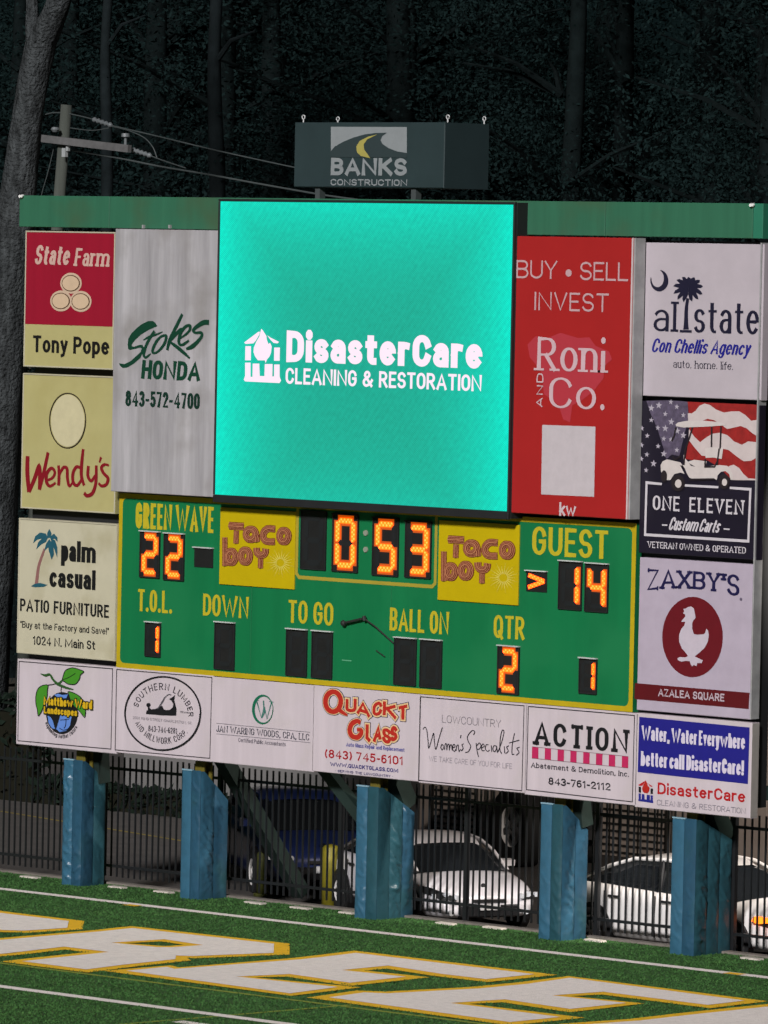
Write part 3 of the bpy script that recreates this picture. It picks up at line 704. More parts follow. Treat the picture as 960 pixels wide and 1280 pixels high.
lo = bpy.data.objects.new('assumed_lot_light', ll); col.objects.link(lo); lo.location = (lx-1.22, ly+.475, 7.30)
lo.rotation_euler = (Vector((-5, 6, 0))-Vector(lo.location)).to_track_quat('-Z', 'Y').to_euler()

# ------------------------------------------------------------------ scoreboard structure: posts, pads, frame, top beam
PY_ = mat('post_yellow', (.13, .105, .012), rough=.6, var=.25, vs=8)
DG = mat('brace_dark_green', (.010, .022, .018), rough=.6, var=.3)
def vinyl():
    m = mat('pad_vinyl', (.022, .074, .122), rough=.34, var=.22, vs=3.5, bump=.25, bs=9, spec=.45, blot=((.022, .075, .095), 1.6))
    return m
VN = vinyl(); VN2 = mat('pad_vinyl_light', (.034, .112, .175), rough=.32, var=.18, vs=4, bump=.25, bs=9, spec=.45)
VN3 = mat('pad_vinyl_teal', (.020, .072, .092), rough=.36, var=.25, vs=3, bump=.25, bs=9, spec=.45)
def pad_face(parent, o, u, n_, wd, ztop, zbot, topf, seed, m, wr):
    """one vertical strip of a vinyl pad: o origin (x,y), u along, n_ outward"""
    nx, nz_ = 9, 84; v = []
    for j in range(nz_+1):
        for i in range(nx+1):
            s = i/nx; t = j/nz_; zt = topf(s); z = zbot+(zt-zbot)*t
            p = Vector((s*wd*2.2+seed*7.3, z*1.6, seed))
            mask = max(0, mnoise.noise(Vector((s*.6+seed*3.1, z*.9, seed*2.2)))+.22)
            k = mnoise.noise(Vector((z*5.5+s*wd*6.0+seed*5, s*1.2, seed)))
            fold = (1-abs(k)*3.2); fold = max(0, fold)**2
            d = .013*math.sin(PI*s)**.6 + wr*(.058*fold*mask*math.sin(PI*s)**.8 + .007*mnoise.noise(p*2.4) + .009*mnoise.noise(p*8.0)*math.sin(PI*s))
            d *= min(1, t*14+.15)*min(1, (1-t)*14+.1)
            v.append((o[0]+u[0]*s*wd+n_[0]*d, o[1]+u[1]*s*wd+n_[1]*d, z))
    w1 = nx+1; f = [(j*w1+i, j*w1+i+1, (j+1)*w1+i+1, (j+1)*w1+i) for j in range(nz_) for i in range(nx)]
    mb = MB(); mb.add(v, f); return mb.build('pad_panel', m, parent, smooth=True)
PADS = [(77, 1105, 948, .40, .47, .30), (225, 1123, 961, .38, .56, .44), (443, 1146, 981, .42, .74, .38), (673, 1172, 1003, .40, .52, .36), (837, 1192, 1021, .42, .74, .30)]
ORD = ['first', 'second', 'third and middle', 'fourth', 'fifth and rightmost']
for k, (px, pyb, pyt, wf, wd, drop) in enumerate(PADS):
    y0 = .13; xL, _z = PB(px, pyb, y0); _, zt = PB(px, pyt, y0); g = gz(xL)+.0
    xc = xL+.25
    post = thing('support_post', ORD[k]+' scoreboard post from the left, steel, yellow above its blue pad', 'post', (xc, y0+.2, g), 'posts holding up the scoreboard')
    mb = MB(); mb.box(xc-.09, xc+.09, y0+.10, y0+.12, g, 9.3); mb.box(xc-.008, xc+.008, y0+.121, y0+.249, g, 9.3); mb.box(xc-.09, xc+.09, y0+.25, y0+.27, g, 9.3); mb.build('column', PY_, post)
    if k == 1:
        mb = MB(); mb.bar((xc+.02, y0+.36, 2.15), (xc+.02, 2.35, g-.05), .20, .20); mb.build('brace', DG, post)
    else:
        mb = MB(); mb.bar((xc+.06, y0+.36, 2.05), (xc+.06, y0+wd-.05, 1.50-.1*(k == 0)), .22, .26); mb.build('brace', DG, post)
    if k == 2:
        a = PY(398, 950, .62); b = PY(476, 1052, .62); mb = MB(); mb.bar(a, b, .16, .16); mb.build('brace', DG, post)
    pad = thing('post_pad', ['creased blue vinyl pad around the leftmost post', 'blue vinyl pad around the second post, left of the yellow bollard', 'wide shiny teal pad on the middle post, beside the silver car bonnet',
                             'creased blue pad on the fourth post, between the two pale cars', 'wide blue pad at the far right, beside the amber lamp'][k], 'pad', (xL+wf/2, y0, g), 'padding around the scoreboard posts')
    dz = drop; side_top = lambda s_: zt-.01-max(0, s_-.12)/.88*dz
    core = [(y0+.004, g), (y0+wd-.004, g), (y0+wd-.004, zt-dz-.02), (y0+wd*.12, zt-.015), (y0+.004, zt-.015)]
    mb = MB(); n = len(core)
    v = [(xL+.004, a, b) for a, b in core]+[(xL+wf-.004, a, b) for a, b in core]
    mb.add(v, [tuple(range(n))[::-1], tuple(range(n, 2*n))]+[(i, (i+1) % n, n+(i+1) % n, n+i) for i in range(n)]); mb.build('core', VN, pad)
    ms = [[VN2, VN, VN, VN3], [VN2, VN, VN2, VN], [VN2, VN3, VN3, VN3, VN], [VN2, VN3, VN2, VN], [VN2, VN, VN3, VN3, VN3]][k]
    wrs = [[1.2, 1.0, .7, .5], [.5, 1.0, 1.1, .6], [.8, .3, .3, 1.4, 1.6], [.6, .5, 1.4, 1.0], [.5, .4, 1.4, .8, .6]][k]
    cuts = [.0, .5, 1.0]
    for i in range(2):
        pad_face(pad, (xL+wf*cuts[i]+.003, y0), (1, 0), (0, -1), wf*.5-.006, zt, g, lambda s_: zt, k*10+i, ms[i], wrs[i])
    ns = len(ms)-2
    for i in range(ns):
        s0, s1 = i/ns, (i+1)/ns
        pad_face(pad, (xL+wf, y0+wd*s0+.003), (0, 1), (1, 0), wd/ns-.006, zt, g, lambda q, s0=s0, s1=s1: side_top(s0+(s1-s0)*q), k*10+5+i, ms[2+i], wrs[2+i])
    mb = MB(); mb.box(xL, xL+wf*.55, y0-.012, y0+.02, zt-.012, zt+.008); mb.build('hem', mat('pad_hem', (.2, .33, .40), rough=.4), pad)

FRM = mat('frame_black', (.012, .013, .014), rough=.6, var=.2)
GRY = mat('cabinet_grey', (.36, .36, .36), rough=.45, var=.25, vs=3, metal=.2)
XL, XR = -7.45, 6.50
fr = thing('board_frame', 'black steel frame behind all the sign panels', 'frame', (-.5, .3, 2))
mb = MB(); mb.box(XL+.05, XR-.02, .17, .40, 2.02, 9.45); mb.build('backing', FRM, fr)
for z in (2.2, 3.4, 5.6, 7.6, 9.2):
    mb = MB(); mb.box(XL, XR, .41, .55, z-.09, z+.09); mb.build('rear_beam', DG, fr)
mb = MB(); mb.box(XR-.0, XR+.022, .0, .16, 3.20, 9.44); mb.build('side_cover', GRY, fr)

bm_ = mat('beam_green', A(52, 112, 84), rough=.55, var=.16, vs=2.5, streak=True, blot=(A(66, 98, 70), .8))
bm2 = mat('beam_green_fresh', A(44, 124, 96), rough=.55, var=.08)
bt = thing('top_beam', 'faded green fascia beam along the top of the scoreboard', 'beam', (-.5, 0, 9.5))
x0, z1 = PB(24.2, 244.2); x1, _ = PB(954.3, 255); _, z0 = PB(24.6, 283.3)
cuts = [x0, x0+1.9, PB(277, 250)[0], 2.16, PB(757, 253)[0], PB(941.5, 255)[0], x1]
for i in range(6):
    mb = MB(); mb.bbox(cuts[i]+.004, cuts[i+1]-.004, 0, .34, z0, z1, .006); mb.build('fascia_panel', bm2 if i == 5 else bm_, bt)
wm = mat('white_fitting', (.75, .75, .72), var=.1)
for (a, b) in ((25.5, 245.5), (939, 256.5)):
    p = PY(a, b, -.03); mb = MB(); mb.tube([p+Vector((0,-.02,0)), p+Vector((0,.05,0))], [.022, .03], 10); mb.tube([p+Vector((.02,0,-.01)), p+Vector((.045,0,.012))], .015, 8); mb.build('end_clip', wm, bt)

# ------------------------------------------------------------------ sign building
def sign(name, label, TL, BR, y, m, dep=.15, group='sponsor signs on the board', edge=None, bevel=.008, cat='sign'):
    x0, z1 = PB(*TL, y); x1, z0 = PB(*BR, y)
    t = thing(name, label, cat, ((x0+x1)/2, y, z0), group)
    mb = MB(); mb.bbox(x0, x1, y, y+dep, z0, z1, bevel); mb.build('panel', m, t)
    t['_r'] = 0; del t['_r']
    return t, (x0, x1, z0, z1)
def frame4(t, r, y, w_, d, m, name='frame_edge'):
    x0, x1, z0, z1 = r
    for a, b, c, e in ((x0, x1, z1-w_, z1), (x0, x1, z0, z0+w_), (x0, x0+w_, z0+w_, z1-w_), (x1-w_, x1, z0+w_, z1-w_)):
        mb = MB(); mb.bbox(a, b, y-d, y-.0005, c, e, d*.4); mb.build(name, m, t)
CREAM = mat('face_cream', A(190, 182, 124), rough=.45, var=.07, vs=2, blot=(A(184, 175, 116), 1.2))
CREAM2 = mat('face_cream_pale', A(205, 199, 172), rough=.45, var=.07, vs=2, blot=(A(188, 181, 150), 1.5))
LAV = mat('face_white', A(214, 202, 208), rough=.4, var=.11, vs=1.3, streak=True, blot=(A(204, 194, 194), 1.0))
LAV2 = mat('face_white_dull', A(197, 187, 194), rough=.4, var=.07, vs=2)
SILV = mat('banner_silver', A(190, 187, 190), rough=.42, var=.38, vs=1.5, streak=True, metal=.1, blot=(A(160, 156, 154), .9))
EDGE = mat('edge_cream', A(196, 190, 165), rough=.5, var=.1)
EDW = mat('edge_white', A(212, 206, 206), rough=.5, var=.08)
I = ink

# left column ---------------------------------------------------------------
LY = .0
s1, r = sign('sign_panel', 'red and cream insurance sign reading State Farm, Tony Pope', (32.5, 288.3), (141.5, 462.5), LY, CREAM)
frame4(s1, r, LY, .022, .012, EDGE)
mb = MB(); x0, x1, z0, z1 = r; _, zr = PB(30, 404.8, LY); mb.box(x0+.022, x1-.022, LY-.004, LY-.0005, zr, z1-.022); mb.build('red_field', mat('sf_red', A(160, 26, 50), rough=.4, var=.08, vs=2, streak=True), s1)
Zs = (0, 270, 3.4286)
txt(s1, 'State', 148, 207, 124, 306, LY-.004, I(214, 178, 165), tv=.185, th=.13, slant=.18, track=.22, serif=.25, zt=Zs)
txt(s1, 'Farm', 318, 214, 138, 474, LY-.004, I(214, 178, 165), tv=.21, th=.13, slant=.14, track=.22, serif=.25, zt=Zs)
mb = MB(); mc = MB(); md = MB()
for j, (cx, cy) in enumerate(((305, 288), (262, 364), (347, 366))):
    art(None, '', ell(cx, cy, 46, 45), LY-.004-.0006*j, None, Zs, 1, mb=mb); art(None, '', ell(cx, cy, 39, 35), LY-.004, None, Zs, 2, mb=mc); art(None, '', ell(cx, cy, 35.5, 31.5), LY-.004, None, Zs, 3, mb=md)
mb.build('emblem', I(214, 186, 160), s1); mc.build('emblem_rings', I(86, 60, 38), s1); md.build('emblem_discs', I(220, 192, 160), s1)
txt(s1, 'Tony Pope', 140, 583, 511, 469, LY, I(26, 24, 22), tv=.23, th=.17, track=.24, zt=Zs)

s2, r = sign('sign_panel', 'cream restaurant sign reading Wendy\'s in red script', (29.2, 466.2), (143.8, 642.5), LY, CREAM)
frame4(s2, r, LY, .022, .012, EDGE)
Zw = (0, 440, 3.4286)
mb = MB(); brush(mb, ell(291, 294, 77, 117, 40), 5, LY, Zw, 1, closed=True); mb.build('emblem_ring', I(50, 38, 30), s2)
art(s2, 'emblem_oval', ell(291, 294, 72, 112, 40), LY, I(214, 205, 165), Zw, 1)
mb = MB(); k_ = 0
for pts in ([(119, 446, 18), (118, 520, 20), (125, 600, 18)], [(125, 600, 16), (150, 540, 18), (168, 490, 18), (172, 540, 18), (170, 590, 16)], [(170, 590, 14), (190, 510, 16), (207, 430, 14)],
            [(196, 552, 10), (225, 540, 12), (236, 516, 12), (222, 498, 14), (202, 520, 15), (200, 555, 15), (215, 575, 13), (240, 560, 9)],
            [(252, 486, 12), (254, 530, 14), (252, 572, 14)], [(254, 530, 9), (272, 496, 13), (288, 500, 14), (290, 540, 14), (298, 574, 12), (312, 560, 8)],
            [(352, 500, 12), (330, 492, 14), (314, 520, 14), (315, 558, 14), (332, 572, 13), (352, 545, 11)], [(358, 416, 12), (352, 470, 15), (350, 530, 15), (362, 572, 12)],
            [(380, 488, 13), (378, 530, 14), (392, 552, 13), (410, 530, 12)], [(414, 486, 12), (412, 560, 14), (398, 604, 15), (375, 616, 16), (362, 604, 14)],
            [(434, 450, 11), (428, 474, 7)], [(468, 486, 9), (450, 482, 12), (436, 496, 13), (446, 520, 13), (464, 540, 14), (458, 566, 13), (438, 574, 13), (424, 562, 10)]):
    brush(mb, pts, 14, LY, Zw, 1, j=k_); k_ += 1
mb.build('lettering', I(140, 20, 34), s2)

s3, r = sign('sign_panel', 'cream sign reading palm casual patio furniture, with a palm tree', (24.2, 647.3), (143.5, 826.6), LY, CREAM2)
frame4(s3, r, LY, .022, .012, EDGE)
Zp = (0, 640, 3.4286)
mb = MB()
for j, pts in enumerate(([(210, 112), (196, 92), (172, 88), (152, 104), (142, 134), (162, 118), (186, 112)], [(206, 110), (182, 112), (164, 130), (156, 160), (176, 140), (198, 128)],
    [(212, 116), (198, 136), (190, 168), (208, 150), (216, 130)], [(216, 112), (222, 92), (212, 72), (203, 90), (204, 108)], [(214, 108), (232, 92), (246, 108), (247, 128), (234, 114), (218, 118)],
    [(218, 114), (236, 120), (246, 150), (246, 196), (234, 160), (222, 140)], [(212, 116), (228, 140), (232, 180), (222, 204), (210, 168), (206, 134)])):
    art(None, '', pts, LY-.0006*j, None, Zp, 1, mb=mb)
mb.build('palm_fronds', I(38, 92, 108), s3)
mb = MB(); brush(mb, [(192, 158, 9), (180, 190, 11), (166, 235, 13), (160, 280, 14), (156, 314, 16)], 12, LY, Zp, 1); mb.build('palm_trunk', I(150, 104, 100), s3)
art(s3, 'palm_ground', [(134, 318), (150, 308), (172, 304), (205, 312), (190, 320), (150, 322)], LY, I(38, 92, 108), Zp, 2)
txt(s3, 'palm', 262, 209, 120, 411, LY, I(24, 24, 24), tv=.26, th=.15, slant=.0, track=.22, zt=Zp)
txt(s3, 'casual', 212, 320, 236, 410, LY, I(24, 24, 24), tv=.26, th=.16, track=.21, zt=Zp)
txt(s3, 'PATIO FURNITURE', 86, 424, 370, 469, LY, I(28, 28, 28), tv=.18, th=.14, track=.26, space=.55, zt=Zp)
txt(s3, '"Buy at the Factory and Save!"', 87, 495, 466, 468, LY, I(44, 42, 40), tv=.15, th=.12, track=.2, zt=Zp)
txt(s3, '1024 N. Main St', 141, 568, 530, 409, LY, I(32, 32, 32), tv=.17, th=.14, track=.22, zt=Zp)

# dealer banner ---------------------------------------------------------------
BY = -.20
sk, r = sign('banner_cabinet', 'silvery car dealer banner left of the bright screen, green script lettering', (144.3, 286), (267.6, 621.6), BY, SILV, dep=.34)
Zk = (140, 380, 6.857)
DGN = I(14, 66, 46)
art(sk, 'script_initial', [(390,190),(372,160),(352,146),(312,146),(265,168),(220,200),(165,255),(140,300),(136,350),(140,385),(155,394),(200,384),(245,374),(256,382),(246,412),(205,450),(160,490),(110,514),(60,508),(72,530),(92,548),(130,545),(190,510),(245,462),(270,412),(276,372),(262,350),(240,350),(190,366),(172,362),(172,345),(200,308),(250,262),(320,220)], BY, DGN, Zk, 1)
mb = MB(); k_ = 0
for pts, cl in (([(368, 232, 20), (332, 285, 20), (300, 345, 20), (282, 400, 20), (276, 440, 18), (292, 458, 16), (318, 440, 12), (335, 425, 8)], 0), ([(272, 308, 8), (320, 282, 15), (380, 262, 14), (438, 238, 6)], 0),
            ([(462, 270, 20), (425, 278, 16), (385, 320, 20), (358, 375, 20), (352, 412, 18), (378, 418, 14), (420, 385, 18), (455, 335, 20), (468, 290, 20)], 1),
            ([(606, 86, 18), (570, 160, 22), (525, 250, 22), (495, 320, 24), (476, 395, 18)], 0), ([(490, 330, 18), (540, 270, 22), (590, 222, 24), (618, 216, 16)], 0),
            ([(500, 325, 14), (560, 368, 24), (620, 418, 22), (670, 464, 12)], 0),
            ([(588, 292, 12), (630, 265, 14), (668, 225, 18), (672, 188, 22), (640, 190, 20), (600, 235, 22), (580, 290, 22), (580, 338, 20), (610, 348, 18), (664, 312, 14)], 0),
            ([(835, 158, 36), (790, 158, 34), (735, 190, 26), (700, 225, 20), (720, 246, 18), (768, 246, 20), (772, 278, 20), (735, 325, 24), (690, 365, 28), (640, 385, 16)], 0)):
    brush(mb, [(p[0], p[1], p[2]*1.22) for p in pts], 20, BY, Zk, 2, closed=bool(cl), j=k_); k_ += 1
mb.build('lettering', DGN, sk)
txt(sk, 'HONDA', 250, 640, 478, 764, BY, DGN, tv=.27, th=.20, slant=.08, track=.16, zt=Zk)
txt(sk, '843-572-4700', 115, 874, 740, 754, BY, I(16, 52, 40), tv=.23, th=.16, track=.16, zt=Zk)
mb = MB()
for a in (180, 213):
    p = PY(a, 285.5, BY+.08); mb.box(p.x-.015, p.x+.015, BY+.05, BY+.09, p.z, p.z+.05)
mb.build('lifting_lug', GRY, sk)

# estate agent banner ---------------------------------------------------------
REDF = mat('banner_red', A(175, 38, 38), rough=.42, var=.06, vs=1.4)
rn, r = sign('banner_cabinet', 'red banner right of the bright screen reading buy sell invest, with a blank white square', (643.6, 295), (784.5, 649.3), BY, REDF, dep=.21)
mb = MB(); x0, x1, z0, z1 = r; mb.bbox(x1-.0, x1+.028, BY+.004, BY+.21, z0, z1, .004); mb.build('side_cover', GRY, rn)
mb = MB(); mb.box(x1-.03, x1-.002, BY-.003, BY-.0005, z0, z1); mb.build('edge_strip', I(210, 196, 196), rn)
Zr = (620, 280, 2.8235)
art(rn, 'map_outline', [(112, 425), (140, 396), (185, 402), (228, 384), (290, 402), (330, 400), (352, 430), (400, 450), (410, 478), (385, 500), (380, 545), (345, 590), (300, 625), (270, 640), (262, 700), (238, 690), (222, 640), (170, 600), (160, 520), (120, 470)], BY, mat('banner_rose', A(186, 54, 66), var=.05), Zr, 1)
WR = I(204, 168, 172); WR2 = I(216, 184, 190)
txt(rn, 'BUY', 72, 191, 127, 216, BY, WR, tv=.10, track=.2, zt=Zr); txt(rn, 'SELL', 297, 198, 133, 467, BY, WR, tv=.10, track=.2, zt=Zr)
art(rn, 'bullet_dot', ell(257, 173, 11, 13, 18), BY, WR, Zr, 1)
txt(rn, 'INVEST', 136, 304, 239, 398, BY, WR, tv=.10, track=.28, zt=Zr)
txt(rn, 'Roni', 145, 516, 400, 386, BY, WR2, tv=.15, th=.06, serif=.7, track=.26, zt=Zr, layer=2)
txt(rn, 'Co.', 188, 648, 540, 386, BY, WR2, tv=.15, th=.06, serif=.5, track=.24, zt=Zr, layer=2)
def wv(a, b, X0, Z0, W, H): return (X0-(b-Z0), Z0+(a-X0))
xa, za = PB(*ztp([(165, 645)], Zr)[0], BY)
gl, adv = layout('AND', .3); mb = MB(); Hh, Ww = .105, .44
for g in gl:
    for q in g: ribbon(mb, [(xa-p[1]*Hh, za+p[0]/adv*Ww) for p in q], lambda dx, dz, i: .02, BY-.009)
mb.build('lettering', WR2, rn)
art(rn, 'blank_square', [(678, 531), (744.6, 533.3), (742.8, 621), (676.6, 618)], BY, I(205, 196, 200), None, 1)
mb = MB(); Zq = (640, 510, 6.0)
txt(rn, 'kw', 355, 808, 705, 480, BY, I(216, 196, 200), tv=.17, track=.12, zt=Zq)

# right column ----------------------------------------------------------------
RY = .02
s4, r = sign('sign_panel', 'white sign with crescent moon and palmetto reading allstate', (807.5, 303), (951, 500.5), RY, LAV2, dep=.13)
Za = (620, 280, 2.8235); NV = I(30, 28, 52)
P = [(577+32*math.cos(R_(a)), 200-38*math.sin(R_(a))) for a in range(-200, 81, 14)] + [(571+22*math.cos(R_(a)), 192-31*math.sin(R_(a))) for a in range(70, -196, -14)]
art(s4, 'crescent', P, RY, NV, Za, 1)
mb = MB()
for j, (a, L) in enumerate(((8, 52), (35, 50), (62, 44), (90, 40), (118, 46), (145, 52), (172, 55), (200, 56), (226, 56), (250, 52), (285, 48), (312, 52), (338, 54))):
    ca, sa = math.cos(R_(a)), -math.sin(R_(a)); cx, cy = 680, 222
    tip = (cx+ca*L, cy+sa*L+5); mid = (cx+ca*L*.55, cy+sa*L*.55)
    n_ = (-sa*8, ca*8)
    art(None, '', [(cx, cy), (mid[0]+n_[0], mid[1]+n_[1]), (cx+ca*L*.85+n_[0]*.9, cy+sa*L*.85+n_[1]*.9+3), tip, (cx+ca*L*.85-n_[0]*.5, cy+sa*L*.85-n_[1]*.5+2), (mid[0]-n_[0], mid[1]-n_[1])], RY-.0005*j, None, Za, 1, mb=mb)
mb.build('palm_fronds', NV, s4)
mb = MB(); brush(mb, [(678, 262, 9), (673, 300, 11), (672, 345, 13), (672, 372, 18)], 12, RY, Za, 2); brush(mb, [(650, 378), (692, 379)], 8, RY, Za, 2, smooth=False, j=2); mb.build('palm_trunk', NV, s4)
txt(s4, 'al', 556, 378, 272, 636, RY, NV, tv=.125, th=.07, serif=.7, track=.3, zt=Za)
txt(s4, 'state', 698, 383, 268, 929, RY, NV, tv=.125, th=.07, serif=.5, track=.26, zt=Za)
txt(s4, 'Con Chellis Agency', 548, 452, 403, 905, RY, I(34, 34, 140), tv=.17, th=.10, slant=.30, track=.16, space=.4, zt=Za)
txt(s4, 'auto. home. life.', 626, 507, 480, 838, RY, I(50, 46, 62), tv=.12, th=.07, serif=.5, track=.24, zt=Za)

s5, r = sign('sign_panel', 'dark custom golf cart sign with a waving flag and cream cart', (802, 500.8), (945, 700), RY, mat('face_charcoal', A(34, 29, 44), rough=.4, var=.15), dep=.13)
Zo = (780, 480, 5.3333)
art(s5, 'flag_light', [(150,112),(300,108),(425,118),(432,240),(405,330),(370,480),(320,470),(285,500),(262,420),(225,300),(180,200)], RY, mat('flag_grey', A(96, 86, 108), var=.4, vs=14), Zo, 1)
art(s5, 'flag_red', [(425,118),(895,138),(887,642),(720,640),(640,560),(560,510),(440,505),(412,500),(430,380),(440,260)], RY-.001, mat('flag_red', A(160, 36, 34), var=.3, vs=9), Zo, 1)
FW = I(214, 200, 198)
art(s5, 'flag_stripe', [(428,195),(455,196),(480,178),(505,145),(540,130),(575,140),(620,172),(670,190),(720,182),(770,182),(810,205),(850,245),(893,238),(893,348),(860,330),(820,295),(780,280),(730,292),(690,300),(640,262),(600,240),(560,232),(510,250),(430,250)], RY, FW, Zo, 2)
art(s5, 'flag_stripe', [(436,300),(470,350),(510,388),(545,360),(590,332),(640,325),(690,340),(740,385),(790,405),(830,382),(888,388),(888,490),(850,512),(800,515),(750,480),(700,440),(650,428),(600,450),(560,480),(520,478),(470,420),(432,370)], RY, FW, Zo, 2)
art(s5, 'flag_stripe', [(700,548),(735,538),(770,560),(800,600),(830,628),(882,632),(882,642),(720,640)], RY, FW, Zo, 2)
mb = MB()
for j, (x, y) in enumerate(((235,142),(315,120),(355,152),(185,160),(278,200),(185,240),(318,252),(398,208),(228,292),(278,296),(122,295),(158,345),(358,312),(268,365),(315,370),(398,342),(120,408),(230,415),(268,465),(355,440),(155,470),(200,530),(118,500),(150,575))):
    s = 17 if j % 3 else 22
    art(None, '', [(x+(s if q % 2 == 0 else s*.42)*math.sin(2*PI*q/10+.1), y-(s*1.15 if q % 2 == 0 else s*.45)*math.cos(2*PI*q/10+.1)) for q in range(10)], RY, None, Zo, 2, mb=mb); mb.build('flag_star', I(186, 178, 190), s5); mb = MB()
CR = I(218, 208, 204); CK = I(44, 36, 40)
mb = MB()
art(None, '', [(248,540),(262,515),(290,502),(335,512),(380,522),(408,560),(425,600),(440,625),(455,630),(600,628),(622,640),(628,610),(650,585),(680,580),(705,600),(715,640),(730,636),(728,600),(712,560),(690,545),(640,540),(560,548),(480,552),(450,545),(432,520),(415,500),(400,470),(402,540),(360,545),(330,520)], RY, None, Zo, 3, mb=mb)
art(None, '', [(248,540),(330,520),(380,545),(408,600),(380,590),(340,600),(312,640),(285,640),(262,610),(250,580)], RY-.0006, None, Zo, 3, mb=mb)
art(None, '', [(348,270),(365,256),(420,246),(520,243),(640,254),(682,268),(676,276),(560,284),(400,290),(352,282)], RY-.0012, None, Zo, 3, mb=mb)
art(None, '', [(545,430),(600,420),(665,430),(655,500),(600,490),(548,492)], RY, None, Zo, 3, mb=mb)
art(None, '', [(425,520),(470,505),(555,515),(545,550),(480,552)], RY-.0018, None, Zo, 3, mb=mb)
mb.build('cart_body', CR, s5)
mb = MB()
for j, q in enumerate(([(462,288),(440,360),(412,440),(405,540)], [(352,288),(338,350),(322,380)], [(590,284),(588,420)], [(652,282),(646,430)], [(640,430),(625,540)], [(548,500),(545,552),(610,552),(625,520)], [(440,640),(610,634)], [(330,480),(345,505),(385,480)])):
    brush(mb, q, 9, RY, Zo, 4, smooth=False, j=j)
for j, (x, y, a, b) in enumerate(((365,660,46,56),(672,650,38,50),(272,615,20,40))): art(None, '', ell(x, y, a, b, 24), RY-.001*j, None, Zo, 4, mb=mb)
mb.build('cart_lines', CK, s5)
mb = MB()
for x, y, a, b in ((367,664,22,28),(675,655,17,24)): art(s5, 'cart_hub', ell(x, y, a, b, 20), RY-.003, CR, Zo, 4)
WS = I(214, 208, 214)
mb = MB()
for j, q in enumerate(([(255,667),(153,657),(143,1004),(831,1048),(845,702),(708,692)], [(408,676),(632,688)])): brush(mb, q, 15, RY, Zo, 2, smooth=False, j=j)
mb.build('border_line', WS, s5)
txt(s5, 'ONE ELEVEN', 192, 838, 742, 800, RY, WS, tv=.20, th=.12, serif=.35, track=.42, space=.8, zt=Zo)
txt(s5, 'Custom Carts', 295, 972, 885, 655, RY, WS, tv=.15, th=.09, slant=.38, track=.12, space=.3, zt=Zo)
mb = MB(); brush(mb, [(255,939),(290,941)], 9, RY, Zo, 1, smooth=False); brush(mb, [(665,966),(705,969)], 9, RY, Zo, 1, smooth=False); mb.build('dashes', WS, s5)
txt(s5, 'VETERAN OWNED & OPERATED', 158, 1090, 1048, 815, RY, WS, tv=.16, th=.10, serif=.5, track=.22, space=.4, zt=Zo)

s6, r = sign('sign_panel', 'white chicken restaurant sign with a white hen on a dark red oval', (799.7, 696.5), (936.5, 899.5), RY, mat('face_lavender', A(190, 178, 194), rough=.35, var=.09, vs=2.5), dep=.13)
Zz = (780, 680, 5.3333)
def arch(a, b, X0, Z0, W, H):
    u = (a-X0)/W; k = 4*u*(1-u); return (a, Z0-.10*(1-k)*0+ (b-Z0)*(1.12-.25*k) + .07*k-.045)
txt(s6, "ZAXBY'S", 152, 290, 158, 772, RY, I(30, 26, 74), tv=.18, th=.11, serif=.4, track=.18, zt=Zz, warp=arch)
DR = I(108, 18, 30)
art(s6, 'oval', ell(458, 620, 202, 268, 48), RY, DR, Zz, 1)
art(s6, 'hen', [(430,420),(450,416),(468,428),(476,465),(480,492),(466,508),(458,525),(457,565),(468,600),(490,604),(535,602),(545,590),(551,566),(562,575),(568,605),(562,650),(540,692),(505,725),(482,742),(474,750),(500,762),(528,775),(520,795),(492,792),(486,815),(470,806),(455,815),(446,800),(440,782),(415,778),(385,784),(362,774),(360,760),(375,753),(410,756),(430,748),(420,733),(388,695),(370,650),(370,605),(385,565),(405,542),(411,518),(384,518),(396,500),(410,486),(412,470),(396,462),(404,446),(398,432),(414,430)], RY, I(205, 194, 206), Zz, 2)
art(s6, 'band', [(74, 927), (838, 992), (832, 1100), (70, 1033)], RY, I(96, 16, 24), Zz, 1)
txt(s6, 'AZALEA SQUARE', 230, 1014, 962, 672, RY, I(196, 178, 188), tv=.17, track=.22, zt=Zz, layer=2)
mb = MB(); art(None, '', ell(781, 368, 9, 11, 14), RY, None, Zz, 1, mb=mb); mb.build('mark', I(110, 100, 120), s6)
# dark frame strips round the right-hand signs
mb = MB(); x0 = PB(803, 303, RY)[0]; x1 = PB(945, 700, RY)[0]
for (a, b) in ((500.2, .010),):
    pass
xs = PB(950, 400, RY)[0]

# bottom row -------------------------------------------------------------------
QY = 0.0
def bottom(label, xa, ya, xb, yb, m=LAV): return sign('sign_panel', label, (xa, ya), (xb, yb), QY, m, dep=.15)
LINE = I(40, 36, 42)
b1, r = bottom('white sign with a globe under green leaves reading Matthew Ward Landscapes', 21.7, 823.3, 144.9, 942.6)
Zm = (0, 800, 6.0)
mb = MB(); outline(mb, (145, 160), (846, 216), (833, 818), (135, 755), 6, QY, Zm); mb.build('border_line', LINE, b1)
BK = I(26, 26, 30); GRN = I(72, 150, 40); GRD = I(48, 92, 40)
lv = ([(472,300),(480,262),(498,226),(545,208),(590,218),(632,236),(608,262),(600,292),(570,330),(520,330),(488,312)], [(362,338),(320,342),(288,368),(273,420),(274,480),(284,520),(292,568),(318,530),(336,480),(356,430),(360,380)],
      [(516,388),(560,398),(606,426),(636,470),(646,520),(640,578),(618,556),(596,528),(556,490),(530,440)])
mb = MB(); mo = MB()
art(b1, 'globe', ell(466, 548, 120, 158, 36), QY, BK, Zm, 1)
